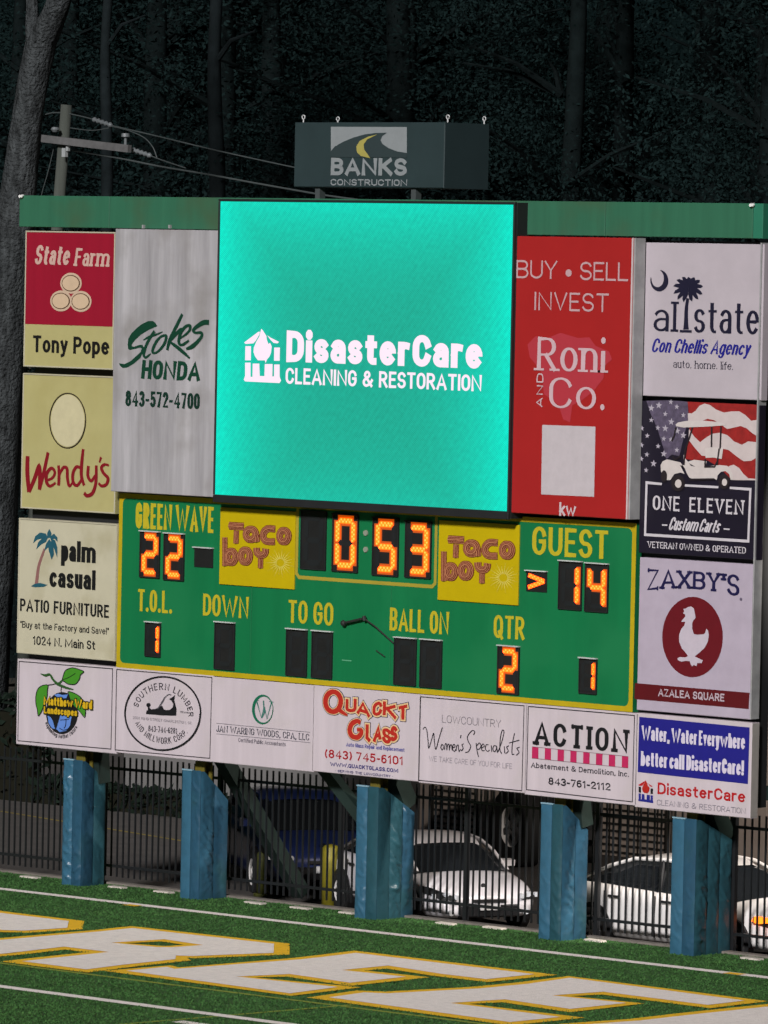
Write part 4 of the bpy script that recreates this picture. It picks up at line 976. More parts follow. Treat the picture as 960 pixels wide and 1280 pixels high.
for j, l in enumerate(lv): art(None, '', l, QY-.0008*j, None, Zm, 2, mb=mb); brush(mo, l, 6, QY, Zm, 3, closed=True, j=j)
mb.build('leaves', GRN, b1)
brush(mo, [(470,300),(520,280),(570,250)], 4, QY, Zm, 3, j=4); brush(mo, [(466,350),(462,380),(468,400)], 5, QY, Zm, 3, j=5); brush(mo, [(420,328),(390,334),(362,338)], 5, QY, Zm, 3, j=6)
mo.build('leaf_outlines', BK, b1)
mb = MB(); brush(mb, [(310,252,5),(345,265,16),(378,258,16),(405,298,18),(440,330,20),(490,352,18),(530,364,12),(556,370,5)], 14, QY, Zm, 4); brush(mb, [(440,330,16),(462,312,12),(474,298,8)], 10, QY, Zm, 4, j=3); mb.build('branch', GRD, b1)
mb = MB()
for j, q in enumerate(([(455,566),(500,556),(540,576),(528,640),(500,680),(450,690),(425,668),(440,620)], [(360,566),(384,580),(400,610),(416,668),(394,662),(368,625)], [(410,410),(440,402),(470,412),(512,408),(500,436),(440,436)])):
    art(None, '', q, QY-.0006*j, None, Zm, 2, mb=mb)
mb.build('globe_oceans', I(104, 146, 222), b1)
mb = MB(); brush(mb, [(500,590),(496,640),(484,662)], 6, QY, Zm, 3); brush(mb, [(456,600),(520,596)], 5, QY, Zm, 3, j=1); brush(mb, [(450,660),(480,676),(520,664)], 5, QY, Zm, 3, j=2); mb.build('globe_lines', I(30, 36, 60), b1)
for s_, a, b, c, d in (('Matthew Ward', 335, 485, 420, 700), ('Landscapes', 337, 548, 496, 588)):
    txt(b1, s_, a, b, c, d, QY, I(40, 44, 20), tv=.27, th=.22, track=.22, space=.4, zt=Zm, layer=5, grow=.028)
    txt(b1, s_, a, b, c, d, QY, I(222, 180, 30), tv=.27, th=.2, track=.22, space=.4, zt=Zm, layer=6)
def arc_text(parent, s, cx, cy, rx, ry, a0, a1, h, y, m, zt, tv=.16, th=None, serif=0, top=True, layer=1, track=.22):
    """letters along an ellipse; angles in degrees, a0 where the text starts"""
    C = PB(*ztp([(cx, cy)], zt)[0], y); k = zt[2]*92.0; RX, RY_ = rx/(zt[2]*66.0), ry/k; Hh = h/k
    gl, adv = layout(s, track*.62+tv*1.5, .55); mb = MB(); th = tv if th is None else th; c = 0
    for g in gl:
        for q in g:
            P = []
            for p in q:
                a = R_(a0+(a1-a0)*p[0]/adv); e = (p[1]*Hh) if top else -(p[1]*Hh)
                P.append((C[0]+(RX+e)*math.cos(a), C[1]+(RY_+e)*math.sin(a)))
            cl = len(P) > 6 and abs(P[0][0]-P[-1][0])+abs(P[0][1]-P[-1][1]) < 1e-5
            if cl: P = P[:-1]
            ribbon(mb, P, lambda dx, dz, i: math.sqrt((tv*Hh*dz)**2+((th*Hh)*dx)**2), y-.004*layer-(c % 12)*.0002, closed=cl, ext=th*Hh/2); c += 1
            if serif and not cl:
                for e in (0, -1):
                    b_ = serif*tv*Hh; mb.box(P[e][0]-b_, P[e][0]+b_, y-.004*layer-.003, y-.004*layer-.0026, P[e][1]-.15*b_, P[e][1]+.15*b_)
    return mb.build('lettering', m, parent)
arc_text(b1, 'Replanting Mother Nature', 464, 562, 148, 186, 205, 332, 28, QY, I(70, 66, 70), Zm, tv=.22, top=False)
b2, r = bottom('white lumber company sign, hand plane inside a black ring', 145.8, 834.3, 263.6, 952.6)
Zl = (140, 820, 3.6923)
mb = MB(); outline(mb, (22, 62), (462, 99), (452, 472), (15, 433), 3.5, QY, Zl); mb.build('border_line', LINE, b2)
mb = MB(); brush(mb, ell(236, 265, 174, 169, 60), 8, QY, Zl, 1, closed=True); mb.build('ring', BK, b2)
arc_text(b2, 'SOUTHERN LUMBER', 236, 270, 128, 122, 168, 2, 30, QY, I(52, 48, 56), Zl, tv=.20, th=.11, serif=.5)
arc_text(b2, 'AND MILLWORK CORP.', 236, 262, 150, 150, 205, 325, 28, QY, I(52, 48, 56), Zl, tv=.20, th=.11, serif=.5, top=False)
txt(b2, '843-744-6281', 168, 347, 320, 302, QY, I(72, 68, 76), tv=.16, th=.10, serif=.4, track=.2, zt=Zl)
txt(b2, '2031 KING STREET CHARLESTON, SC', 97, 290, 278, 370, QY, I(128, 122, 130), tv=.16, th=.10, track=.25, zt=Zl)
txt(b2, 'Since', 316, 262, 253, 352, QY, I(80, 76, 84), tv=.2, th=.15, track=.2, zt=Zl)
mb = MB()
art(None, '', [(158,268),(160,252),(172,248),(176,240),(182,246),(200,244),(216,238),(232,228),(240,246),(254,250),(268,248),(280,238),(284,222),(276,208),(264,198),(276,192),(292,180),(288,205),(294,225),(299,245),(297,276),(230,274)], QY, None, Zl, 1, mb=mb)
art(None, '', ell(169, 226, 10, 10, 14), QY-.001, None, Zl, 1, mb=mb); brush(mb, [(170,232),(171,250)], 9, QY, Zl, 1, smooth=False, j=3)
mb.build('hand_plane', BK, b2)
mb = MB(); brush(mb, [(212,245,4),(232,215,7),(245,192,6)], 6, QY, Zl, 2); brush(mb, [(245,192),(262,178),(276,180)], 4, QY, Zl, 2, j=1); mb.build('plane_iron', I(90, 88, 94), b2)
b3, r = bottom('plain white accountant sign with a small green oval monogram', 264.6, 845.6, 391.2, 965.2)
DGR = I(20, 110, 80)
mb = MB(); brush(mb, [(p[0], p[1], 8+5*math.cos(R_(i*9-170))) for i, p in enumerate(ell(699, 247, 45, 64, 40))], 8, QY, Zl, 1, closed=True); mb.build('ring', DGR, b3)
mb = MB()
for j, q in enumerate(([(668,205),(690,285),(704,235)], [(704,235),(716,290),(738,210)], [(700,206),(704,262),(692,286)])): brush(mb, q, 6, QY, Zl, 1, smooth=False, j=j)
brush(mb, [(660,205),(680,206)], 3, QY, Zl, 1, smooth=False, j=4); brush(mb, [(726,210),(746,213)], 3, QY, Zl, 1, smooth=False, j=5); mb.build('monogram', I(60, 120, 108), b3)
mb = MB(); brush(mb, [(482,310),(915,352)], 2.2, QY, Zl, 1, smooth=False); brush(mb, [(482,359),(915,400)], 2.2, QY, Zl, 1, smooth=False); mb.build('rule_line', I(110, 106, 116), b3)
txt(b3, 'JAN WARING WOODS, CPA, LLC', 482, 349, 319, 912, QY, I(78, 78, 88), tv=.15, th=.09, serif=.5, track=.24, space=.45, zt=Zl)
txt(b3, 'Certified Public Accountants', 584, 396, 377, 803, QY, I(112, 106, 116), tv=.15, th=.11, track=.22, zt=Zl)
b4, r = bottom('white auto glass sign with big red cartoon lettering and a phone number', 391.9, 856.5, 524.6, 977.4)
Zg = (395, 845, 7.1111)
RD = I(192, 46, 34); CRM = I(232, 200, 150); NB = I(40, 40, 90)
def trip(s, a, b, c, d, warp=None, tv=.30, th=.22, track=.2):
    txt(b4, s, a, b, c, d, QY, NB, tv=tv, th=th, track=track, zt=Zg, layer=1, grow=.062, warp=warp)
    txt(b4, s, a, b, c, d, QY, CRM, tv=tv, th=th, track=track, zt=Zg, layer=2, grow=.045, warp=warp)
    txt(b4, s, a, b, c, d, QY, RD, tv=tv, th=th, track=track, zt=Zg, layer=3, grow=.0, warp=warp)
def jig(sd):
    def f(a, b, X0, Z0, W, H):
        u = (a-X0)/W; return (a+.02*math.sin(u*17+sd), b+.025*math.sin(u*13+sd)+.05*(u-.3)*0)
    return f
qp = ell(158, 228, 68, 88, 30)
for lw, m, ly in ((66, NB, 1), (56, CRM, 2), (42, RD, 3)):
    mb = MB(); brush(mb, qp, lw, QY, Zg, ly, closed=True); brush(mb, [(195, 290, lw*.8), (235, 318, lw*.8), (285, 350, lw*.35)], lw, QY, Zg, ly, j=2); mb.build('big_letter', m, b4)
    mb = MB(); brush(mb, [(400, 415, lw*.8), (370, 400, lw*.9), (325, 425, lw*.95), (305, 480, lw*.95), (325, 530, lw), (370, 545, lw), (405, 515, lw*.9), (405, 480, lw*.8), (370, 478, lw*.7)], lw, QY, Zg, ly, j=4); mb.build('big_letter', m, b4)
trip('UACKT', 262, 330, 208, 826, jig(0)); trip('LASS', 440, 568, 435, 735, jig(2))
txt(b4, 'Auto Glass Repair and Replacement', 270, 625, 590, 790, QY, I(84, 84, 160), tv=.20, th=.14, track=.2, zt=Zg)
txt(b4, '(843) 745-6101', 80, 724, 648, 778, QY, I(176, 28, 38), tv=.22, th=.17, track=.26, space=.4, zt=Zg)
txt(b4, 'WWW.QUACKTGLASS.COM', 128, 800, 764, 733, QY, I(44, 40, 120), tv=.26, th=.2, track=.26, zt=Zg)
txt(b4, '* SERVING THE LOWCOUNTRY *', 172, 852, 830, 688, QY, I(50, 46, 110), tv=.24, th=.18, track=.26, space=.5, zt=Zg)
b5, r = bottom('white women\'s clinic sign with thin handwritten lettering', 525.3, 868, 657, 991.8)
Zc = (380, 840, 3.4286)
mb = MB(); outline(mb, (499, 106), (944, 145), (934, 509), (491, 464), 3.2, QY, Zc); mb.build('border_line', LINE, b5)
txt(b5, 'LOWCOUNTRY', 592, 216, 183, 845, QY, I(128, 122, 130), tv=.07, track=.26, zt=Zc)
mb = MB(); k_ = 0
X1 = lambda x: 690+(x-690)*1.16
for grp_, f_ in (([[(511,246),(519,236),(527,250),(532,290),(535,326),(545,300),(556,262),(560,300),(566,331),(578,290),(594,238)], [(599,320),(593,310),(587,322),(593,334),(600,322)], [(603,334),(605,312),(611,308),(613,334),(616,314),(622,310),(624,334),(627,316),(633,312),(636,336)],
     [(638,326),(648,320),(645,310),(639,316),(638,332),(646,340),(652,330)], [(653,338),(655,318),(662,314),(665,340),(670,334)], [(674,270),(671,284)], [(685,308),(678,312),(683,326),(677,337),(671,331)]], lambda x: x),
    ([[(722,270),(727,256),(716,252),(700,278),(704,300),(712,318),(704,340),(692,345)], [(732,304),(735,335),(741,364)], [(733,318),(744,304),(750,318),(742,332),(734,328)], [(752,326),(762,318),(758,308),(752,318),(754,336),(764,336)],
     [(778,312),(770,312),(766,328),(774,340),(782,334)], [(788,314),(790,342)], [(806,318),(798,316),(794,330),(800,342),(807,330),(808,318),(811,346)], [(813,342),(826,302),(835,258),(829,250),(822,280),(820,330),(827,350)], [(836,318),(838,348)],
     [(853,316),(845,322),(851,338),(841,350)], [(874,262),(866,310),(865,350),(873,352)], [(854,304),(892,292)], [(893,322),(883,328),(891,344),(880,357)]], X1)):
    for q in grp_: brush(mb, [(f_(a), b) for a, b in q], 3.6, QY, Zc, 1, j=k_*.4); k_ += 1
mb.build('script_lettering', I(40, 36, 44), b5)
txt(b5, 'WE TAKE CARE OF YOU FOR LIFE', 536, 381, 358, 893, QY, I(150, 144, 152), tv=.08, track=.24, zt=Zc)
b6, r = bottom('white demolition company sign reading ACTION over magenta stripes', 657.8, 879.6, 795, 1007.3)
Zn = (640, 870, 3.0)
mb = MB(); outline(mb, (62, 39), (460, 73), (452, 397), (55, 351), 3, QY, Zn); mb.build('border_line', LINE, b6)
txt(b6, 'ACTION', 83, 182, 95, 436, QY, BK, tv=.22, th=.15, serif=.35, track=.55, zt=Zn)
mb = MB()
for a, b in ((76,100),(124,147),(172,196),(220,243),(268,292),(316,340),(364,388),(413,437)):
    f_ = lambda x, o: o+(x-76)*.1025
    art(None, '', [(a, f_(a, 190)), (b, f_(b, 190)), (b-.8, f_(b, 233)), (a-.8, f_(a, 233))], QY, None, Zn, 1, mb=mb); mb.build('stripe', I(198, 42, 96), b6); mb = MB()
mb = MB(); brush(mb, [(76,190),(437,227)], 1.5, QY, Zn, 1, smooth=False, j=2); brush(mb, [(75,233),(436,270)], 1.5, QY, Zn, 1, smooth=False, j=2); mb.build('rule_line', I(110, 60, 80), b6)
txt(b6, 'Abatement & Demolition, Inc.', 72, 268, 248, 440, QY, I(44, 40, 48), tv=.20, th=.15, serif=.2, track=.3, zt=Zn)
txt(b6, '843-761-2112', 137, 332, 304, 370, QY, I(36, 34, 40), tv=.18, track=.22, zt=Zn)
b7, r = bottom('white sign at the lower right corner with a blue field above red lettering', 795.7, 891, 937.3, 1023.3, LAV)
mb = MB(); x0, x1, z0, z1 = r; mb.box(x1+.0005, x1+.004, .008, .148, z0+.01, z1-.01); mb.build('side_cover', mat('side_grey', A(172, 166, 160), var=.15), b7)
art(b7, 'blue_field', [(478, 78), (892, 118), (885, 330), (472, 285)], QY, I(34, 32, 136), Zn, 1)
txt(b7, 'Water, Water Everywhere', 486, 164, 110, 876, QY, I(222, 214, 232), tv=.22, th=.15, track=.19, space=.35, zt=Zn, layer=2)
txt(b7, 'better call DisasterCare!', 484, 261, 206, 872, QY, I(222, 214, 232), tv=.22, th=.15, track=.19, space=.35, zt=Zn, layer=2)
txt(b7, 'DisasterCare', 546, 367, 324, 876, QY, I(190, 28, 34), tv=.22, th=.17, track=.22, zt=Zn)
txt(b7, 'CLEANING & RESTORATION', 544, 409, 388, 877, QY, I(120, 116, 128), tv=.09, track=.22, zt=Zn)
ICON = dict(roof=[[(308,128),(290,128),(135,245),(150,262),(235,255),(262,225),(300,160)], [(385,165),(420,190),(515,238),(500,255),(455,250),(420,215)]],
  flame=[[(322,95),(340,115),(378,175),(382,215),(400,262),(418,248),(436,290),(428,360),(410,400),(385,430),(368,470),(360,440),(285,440),(255,400),(236,350),(240,300),(268,235),(300,180),(312,130)]],
  post=[[(148,285),(210,285),(208,440),(145,440)], [(462,300),(525,300),(522,445),(460,445)]],
  base=[[(145,465),(205,465),(205,620),(225,620),(228,475),(300,475),(305,610),(355,612),(360,480),(445,480),(442,615),(460,615),(462,485),(522,485),(522,620),(538,660),(520,688),(145,670),(130,650),(145,610)]])
def icon(parent, zt_to, y, mats, layer):
    for key, m in mats.items():
        mb = MB()
        for q in ICON[key]: art(None, '', [zt_to(p) for p in q], y, None, None, layer, mb=mb)
        mb.build('house_'+key, m, parent)
icon(b7, lambda p: (640+(474+(p[0]-135)*.142)/3, 870+(313+(p[1]-95)*.140+(p[0]-135)*.0142)/3), QY, dict(roof=I(190, 30, 36), flame=I(186, 40, 30), post=BK, base=I(36, 40, 140)), 1)

# ------------------------------------------------------------------ the bright screen
SY = -.25
scr = thing('video_screen', 'bright teal video screen showing white DisasterCare lettering', 'screen', (-.6, SY, 5.7))
x0, z1 = PB(276.2, 252, SY); x1, z0 = PB(634.8, 638.4, SY)
x0 = (x0+PB(268.7, 618.7, SY)[0])/2; z0 = (PB(268.7, 618.7, SY)[1]+z0)/2
x1 = (PB(641.9, 255.6, SY)[0]+x1)/2; z1 = (z1+PB(641.9, 255.6, SY)[1])/2
mb = MB(); mb.bbox(x0-.03, x1+.03, SY+.03, SY+.40, z0-.10, z1+.03, .01); mb.build('cabinet', FRM, scr)
for a, b, c, d in ((x0-.03, x1+.03, z1+.003, z1+.035), (x0-.03, x1+.03, z0-.11, z0-.003), (x0-.03, x0-.003, z0, z1), (x1+.003, x1+.03, z0, z1)):
    mb = MB(); mb.bbox(a, b, SY-.02, SY+.029, c, d, .005); mb.build('bezel', FRM, scr)
def led_mat():
    m = bpy.data.materials.new('led_display'); m.use_nodes = True; n = m.node_tree; b = n.nodes['Principled BSDF']
    b.inputs['Base Color'].default_value = (.003, .004, .004, 1); b.inputs['Roughness'].default_value = .7; b.inputs['Specular IOR Level'].default_value = .1
    tc = n.nodes.new('ShaderNodeTexCoord'); sp = n.nodes.new('ShaderNodeSeparateXYZ'); n.links.new(tc.outputs['Generated'], sp.inputs[0])
    def M(op, a, b_=None, c=None):
        q = n.nodes.new('ShaderNodeMath'); q.operation = op
        for i, v in enumerate((a, b_, c)):
            if v is None: continue
            if isinstance(v, (int, float)): q.inputs[i].default_value = v
            else: n.links.new(v, q.inputs[i])
        return q.outputs[0]
    u, v = sp.outputs['X'], sp.outputs['Z']
    # flat teal picture; edge brightening from viewing and exposure painted into the emission
    du = M('ABSOLUTE', M('SUBTRACT', u, .5)); dv = M('ABSOLUTE', M('SUBTRACT', v, .42))
    e = M('MAXIMUM', M('MULTIPLY', du, 2.0), M('MULTIPLY', dv, 1.55)); e = M('POWER', e, 3.2); e = M('MINIMUM', e, 1.0)
    # diode grid and the fine diagonal bands between diode rows and scan lines
    gx = M('SINE', M('MULTIPLY', u, 132*2*PI)); gy = M('SINE', M('MULTIPLY', v, 137*2*PI)); gg = M('MULTIPLY', M('MULTIPLY', gx, gy), .17)
    dg = M('SINE', M('ADD', M('MULTIPLY', u, 330), M('MULTIPLY', v, -190)))
    dg2 = M('SINE', M('ADD', M('MULTIPLY', u, 700), M('MULTIPLY', v, 520)))
    nz = n.nodes.new('ShaderNodeTexNoise'); nz.inputs['Scale'].default_value = 60; nz.inputs['Detail'].default_value = 3; n.links.new(tc.outputs['Generated'], nz.inputs['Vector'])
    n2 = n.nodes.new('ShaderNodeTexNoise'); n2.inputs['Scale'].default_value = 6; n.links.new(tc.outputs['Generated'], n2.inputs['Vector'])
    k = M('ADD', M('MULTIPLY', M('MULTIPLY', dg, n2.outputs['Fac']), .055), M('MULTIPLY', dg2, .03)); k = M('ADD', k, gg)
    k = M('ADD', k, M('MULTIPLY', M('SUBTRACT', nz.outputs['Fac'], .5), .35)); k = M('ADD', k, 1.0)
    mx = n.nodes.new('ShaderNodeMix'); mx.data_type = 'RGBA'; mx.inputs[6].default_value = (.012, .41, .29, 1); mx.inputs[7].default_value = (.002, .80, .60, 1)
    n.links.new(e, mx.inputs[0]); n.links.new(mx.outputs[2], b.inputs['Emission Color'])
    n.links.new(k, b.inputs['Emission Strength']); return m
mb = MB(); mb.box(x0, x1, SY-.002, SY+.028, z0, z1); dsp = mb.build('display', led_mat(), scr)
ledw = mat('led_white', (.1, .1, .1), var=0, emit=(.92, .74, .86), est=1.0)
Zd = (260, 380, 2.4)
txt(scr, 'DisasterCare', 234, 173, 80, 824, SY-.003, ledw, tv=.29, th=.22, track=.2, zt=Zd)
txt(scr, 'CLEANING & RESTORATION', 233, 239, 191, 822, SY-.003, ledw, tv=.20, th=.16, track=.2, space=.45, zt=Zd)
icon(scr, lambda p: (290+p[0]/8.727, 400+p[1]/8.727), SY-.003, dict(roof=ledw, flame=ledw, post=ledw, base=ledw), 1)

# ------------------------------------------------------------------ scoreboard
GY = .03
GNM = mat('board_green', A(20, 122, 72), rough=.42, var=.12, vs=1.1, streak=True, bump=.05, bs=3, blot=(A(30, 126, 76), .7))
YLM = mat('board_yellow', A(196, 172, 26), rough=.45, var=.1, vs=5)
x0 = PB(145.6, 832, GY)[0]; _, z0 = PB(145.6, 834.2, GY); x1 = PB(790.8, 886, GY)[0]; _, z1 = PB(149.5, 616, GY)
sb = thing('scoreboard', 'green football scoreboard with amber digits reading 22, 0:53 and 14', 'scoreboard', ((x0+x1)/2, GY, z0))
cuts = [x0] + [PB(a, b, GY)[0] for a, b in ((313.5, 800), (487.5, 830), (640, 840))] + [x1]
for i in range(4):
    mb = MB(); mb.bbox(cuts[i]+.0025, cuts[i+1]-.0025, GY, GY+.12, z0, z1, .004); mb.build('cabinet_panel', GNM, sb)
bw = .072; br = (x0, x1, z0, z1)
for a, b, c, d in ((x0, x1, z0, z0+bw), (x0, x1, z1-bw, z1), (x0, x0+bw, z0+bw, z1-bw), (x1-bw, x1, z0+bw, z1-bw)):
    mb = MB(); mb.bbox(a, b, GY-.006, GY-.0006, c, d, .002); mb.build('border_strip', YLM, sb)
mb = MB(); q = .085
for sx, cx in ((1, x0+bw), (-1, x1-bw)):
    for sz, cz in ((1, z0+bw), (-1, z1-bw)):
        P = [(cx, cz)] + [(cx+sx*q*(1-math.sin(R_(a))), cz+sz*q*(1-math.cos(R_(a)))) for a in range(90, -1, -15)][::-1]
        P = [(cx, cz), (cx+sx*q, cz)] + [(cx+sx*q*(1-math.cos(R_(90-a)))*1.0, cz+sz*q*(1-math.sin(R_(90-a)))) for a in range(0, 91, 15)][::1] 
        P = [(cx, cz)] + [(cx+sx*q*(1-math.cos(R_(a))), cz+sz*q*(1-math.sin(R_(a)))) for a in range(0, 91, 15)]
        mb.poly(P, GY-.003)
mb.build('border_corner', YLM, sb)
CAP = I(200, 184, 40)
for s_, a in (('GREEN WAVE', (169.5, 660, 628, 267.5)), ('GUEST', (665.2, 693, 657.6, 760.8)), ('T.O.L.', (172, 763.6, 736, 215.5)), ('DOWN', (253.6, 769, 742, 311)), ('TO GO', (360, 778, 749.5, 416.8)),
              ('BALL ON', (487, 787.8, 759.4, 561.5)), ('QTR', (617, 797, 768.4, 656))):
    txt(sb, s_, a[0], a[1], a[2], a[3], GY, CAP, tv=.155 if s_ != 'GUEST' else .17, th=.12, track=.24, space=.45)
LIT = mat('led_amber', (.3, .1, .01), var=0, emit=(1.0, .038, .0005), est=6.0)
HALO = mat('halo_amber', (.12, .03, .005), var=0, emit=(1.0, .13, .002), est=.50)  # amber halo painted round each lit segment, in place of spilled glow
BEAD = mat('led_bead', (.3, .2, .05), var=0, emit=(1.0, .060, .0030), est=7.5)
OFFM = mat('segment_off', (.015, .017, .018), rough=.4, var=.15)
HSG = mat('digit_housing', (.016, .016, .016), rough=.35, var=.2)
LIP = mat('hood_lip', (.45, .48, .46), rough=.5, var=.15)
SEG = {'0':'abcdef', '1':'bc', '2':'abged', '3':'abgcd', '4':'fgbc', '5':'afgcd', '':''}
def digit(TL, BR, ch, lip=True, ww=1.0):
    xa, zb = PB(*TL, GY); xb, za = PB(*BR, GY); W, H = xb-xa, zb-za
    h = MB(); h.box(xa, xb, GY-.012, GY-.0006, za, zb); hs = h.build('digit_housing', HSG, sb)
    for a, b, c, d in ((xa-.012, xa, za, zb), (xb, xb+.012, za, zb), (xa-.012, xb+.012, za-.012, za)):
        mb = MB(); mb.box(a, b, GY-.03, GY-.0006, c, d); mb.build('rim', FRM, hs)
    mb = MB(); mb.box(xa-.012, xb+.012, GY-.055, GY-.0006, zb, zb+.016); mb.build('hood', LIP if lip else FRM, hs)
    s = min(.235*W, .10*H); gx, gz_ = .10*W, .055*H
    L, Rr, T, B, Mi = xa+gx+s/2, xb-gx-s/2, zb-gz_-s/2, za+gz_+s/2, (za+zb)/2
    ends = dict(a=((L, T), (Rr, T)), b=((Rr, T), (Rr, Mi)), c=((Rr, Mi), (Rr, B)), d=((L, B), (Rr, B)), e=((L, Mi), (L, B)), f=((L, T), (L, Mi)), g=((L, Mi), (Rr, Mi)))
    for key, (p, q) in ends.items():
        on = key in SEG[ch]
        dx, dz = q[0]-p[0], q[1]-p[1]; Ln = math.hypot(dx, dz); ux, uz = dx/Ln, dz/Ln; g_ = s*.16
        p = (p[0]+ux*g_, p[1]+uz*g_); q = (q[0]-ux*g_, q[1]-uz*g_); nx, nz_ = -uz*s/2, ux*s/2; t_ = s*.45
        P = [p, (p[0]+ux*t_+nx, p[1]+uz*t_+nz_), (q[0]-ux*t_+nx, q[1]-uz*t_+nz_), q, (q[0]-ux*t_-nx, q[1]-uz*t_-nz_), (p[0]+ux*t_-nx, p[1]+uz*t_-nz_)]
        mb = MB(); mb.prism(P, GY-.022 if on else GY-.016, GY-.0125)
        if on:
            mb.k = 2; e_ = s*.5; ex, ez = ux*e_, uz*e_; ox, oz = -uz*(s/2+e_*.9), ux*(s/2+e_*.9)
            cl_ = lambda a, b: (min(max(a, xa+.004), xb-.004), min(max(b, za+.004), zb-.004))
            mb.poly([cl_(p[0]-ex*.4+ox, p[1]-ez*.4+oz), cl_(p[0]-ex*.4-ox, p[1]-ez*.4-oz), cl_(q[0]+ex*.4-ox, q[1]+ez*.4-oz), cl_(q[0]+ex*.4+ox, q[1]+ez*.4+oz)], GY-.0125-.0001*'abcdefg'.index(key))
            mb.k = 1; n = max(5, int(Ln/.034))
            for i in range(n):
                f_ = (i+.7)/(n+.4); o = .20*s*(1 if i % 2 else -1)
                cx, cz = p[0]+(q[0]-p[0])*f_+(-uz)*o, p[1]+(q[1]-p[1])*f_+ux*o; r_ = s*.24
                mb.add([(cx, GY-.034, cz)]+[(cx+r_*math.cos(k*PI/3), GY-.0225, cz+r_*math.sin(k*PI/3)) for k in range(6)], [(0, 1+k, 1+(k+1) % 6) for k in range(6)])
        mb.build('segment', [LIT, BEAD, HALO] if on else OFFM, hs)
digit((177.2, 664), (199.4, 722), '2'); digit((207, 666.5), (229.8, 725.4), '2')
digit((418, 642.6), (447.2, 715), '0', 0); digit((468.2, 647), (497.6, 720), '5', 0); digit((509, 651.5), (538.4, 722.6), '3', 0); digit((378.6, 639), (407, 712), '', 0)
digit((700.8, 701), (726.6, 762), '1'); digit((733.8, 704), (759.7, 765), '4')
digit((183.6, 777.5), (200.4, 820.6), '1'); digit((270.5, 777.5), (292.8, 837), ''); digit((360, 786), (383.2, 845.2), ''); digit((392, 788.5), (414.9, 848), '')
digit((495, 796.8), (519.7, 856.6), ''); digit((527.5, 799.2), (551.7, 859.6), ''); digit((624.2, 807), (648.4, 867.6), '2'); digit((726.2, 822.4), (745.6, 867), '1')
# possession lamps
for (TL, BR, on) in (((243.7, 684.4), (266.6, 710), 0), ((658.8, 713.5), (683.8, 740.6), 1)):
    xa, zb = PB(*TL, GY); xb, za = PB(*BR, GY); h = MB(); h.box(xa, xb, GY-.012, GY-.0006, za, zb); hs = h.build('arrow_housing', HSG, sb)
    mb = MB(); mb.box(xa-.01, xb+.01, GY-.05, GY-.0006, zb, zb+.016); mb.build('hood', LIP, hs)
    if on:
        W, H = xb-xa, zb-za; mb = MB(); P = [(xa+.12*W, zb-.2*H), (xb-.1*W, zb-.46*H), (xa+.12*W, zb-.8*H)]
        for i in range(2):
            p, q = P[i], P[i+1]; mb.k = 0; tmp = MB(); ribbon(tmp, [p, q], lambda a, b, c: .055, GY-.02-.001*i); mb.add(tmp.v, tmp.f); mb.k = 1
            for j in range(9):
                f_ = (j+.5)/9; cx, cz = p[0]+(q[0]-p[0])*f_, p[1]+(q[1]-p[1])*f_+(.012 if j % 2 else -.012)
                mb.add([(cx, GY-.034, cz)]+[(cx+.013*math.cos(k*PI/3), GY-.0225, cz+.013*math.sin(k*PI/3)) for k in range(6)], [(0, 1+k, 1+(k+1) % 6) for k in range(6)])
        mb.build('arrow', [LIT, BEAD], hs)
for (a, b) in ((457.5, 666.3), (457.5, 687)):
    p = PY(a, b, GY); mb = MB(); mb.tube([(p.x, GY-.02, p.z), (p.x, GY-.0006, p.z)], [.038, .042], 16); mb.build('colon_dot', I(150, 158, 140), sb)
# clock surround
OLM = mat('clock_line', A(176, 160, 52), var=.1); mb = MB(); q0 = PB(372.5, 634, GY); q1 = PB(544, 733.5, GY)
ribbon(mb, [(q0[0], q0[1]), (q0[0], q1[1]+.05), (q0[0]+.05, q1[1]), (q1[0]-.05, q1[1]), (q1[0], q1[1]+.05), (q1[0], q0[1])], lambda a, b, c: .05, GY-.004); mb.build('clock_border', OLM, sb)
# boom arm with a small round head, and its cable, hanging in front of the green panels
ca = thing('cable_boom', 'small dark boom arm with ball end and cable, left of BALL ON', 'cable', tuple(PY(455, 773, GY-.05)))
dkm = mat('boom_dark', (.02, .022, .02), rough=.5)
mb = MB(); mb.tube([PY(429, 779, GY-.06), PY(455, 773, GY-.06)], .018, 8); mb.build('arm', dkm, ca)
mb = MB(); c = PY(429, 779, GY-.06); mb.tube([c+Vector((0,-.03,0)), c+Vector((0,-.02,0)), c, c+Vector((0,.03,0))], [.01,.035,.045,.03], 12); mb.build('ball', dkm, ca)
mb = MB(); mb.tube([PY(455, 773, GY-.06), PY(470, 784, GY-.05), PY(492, 804, GY-.03)], .011, 6); mb.tube([PY(455, 770, GY-.06), PY(456, 776, GY-.06)], .026, 8); mb.build('cable', dkm, ca)
mb = MB(); mb.tube([PY(470, 813, GY-.02), PY(477, 818, GY-.02), PY(481, 821, GY-.02)], .008, 6); mb.build('clip', dkm, ca)
mb = MB(); p = PY(433.5, 825.5, GY); mb.box(p.x-.09, p.x+.09, GY-.004, GY-.0006, p.z-.008, p.z+.008); mb.build('maker_plate', I(96, 170, 130), sb)

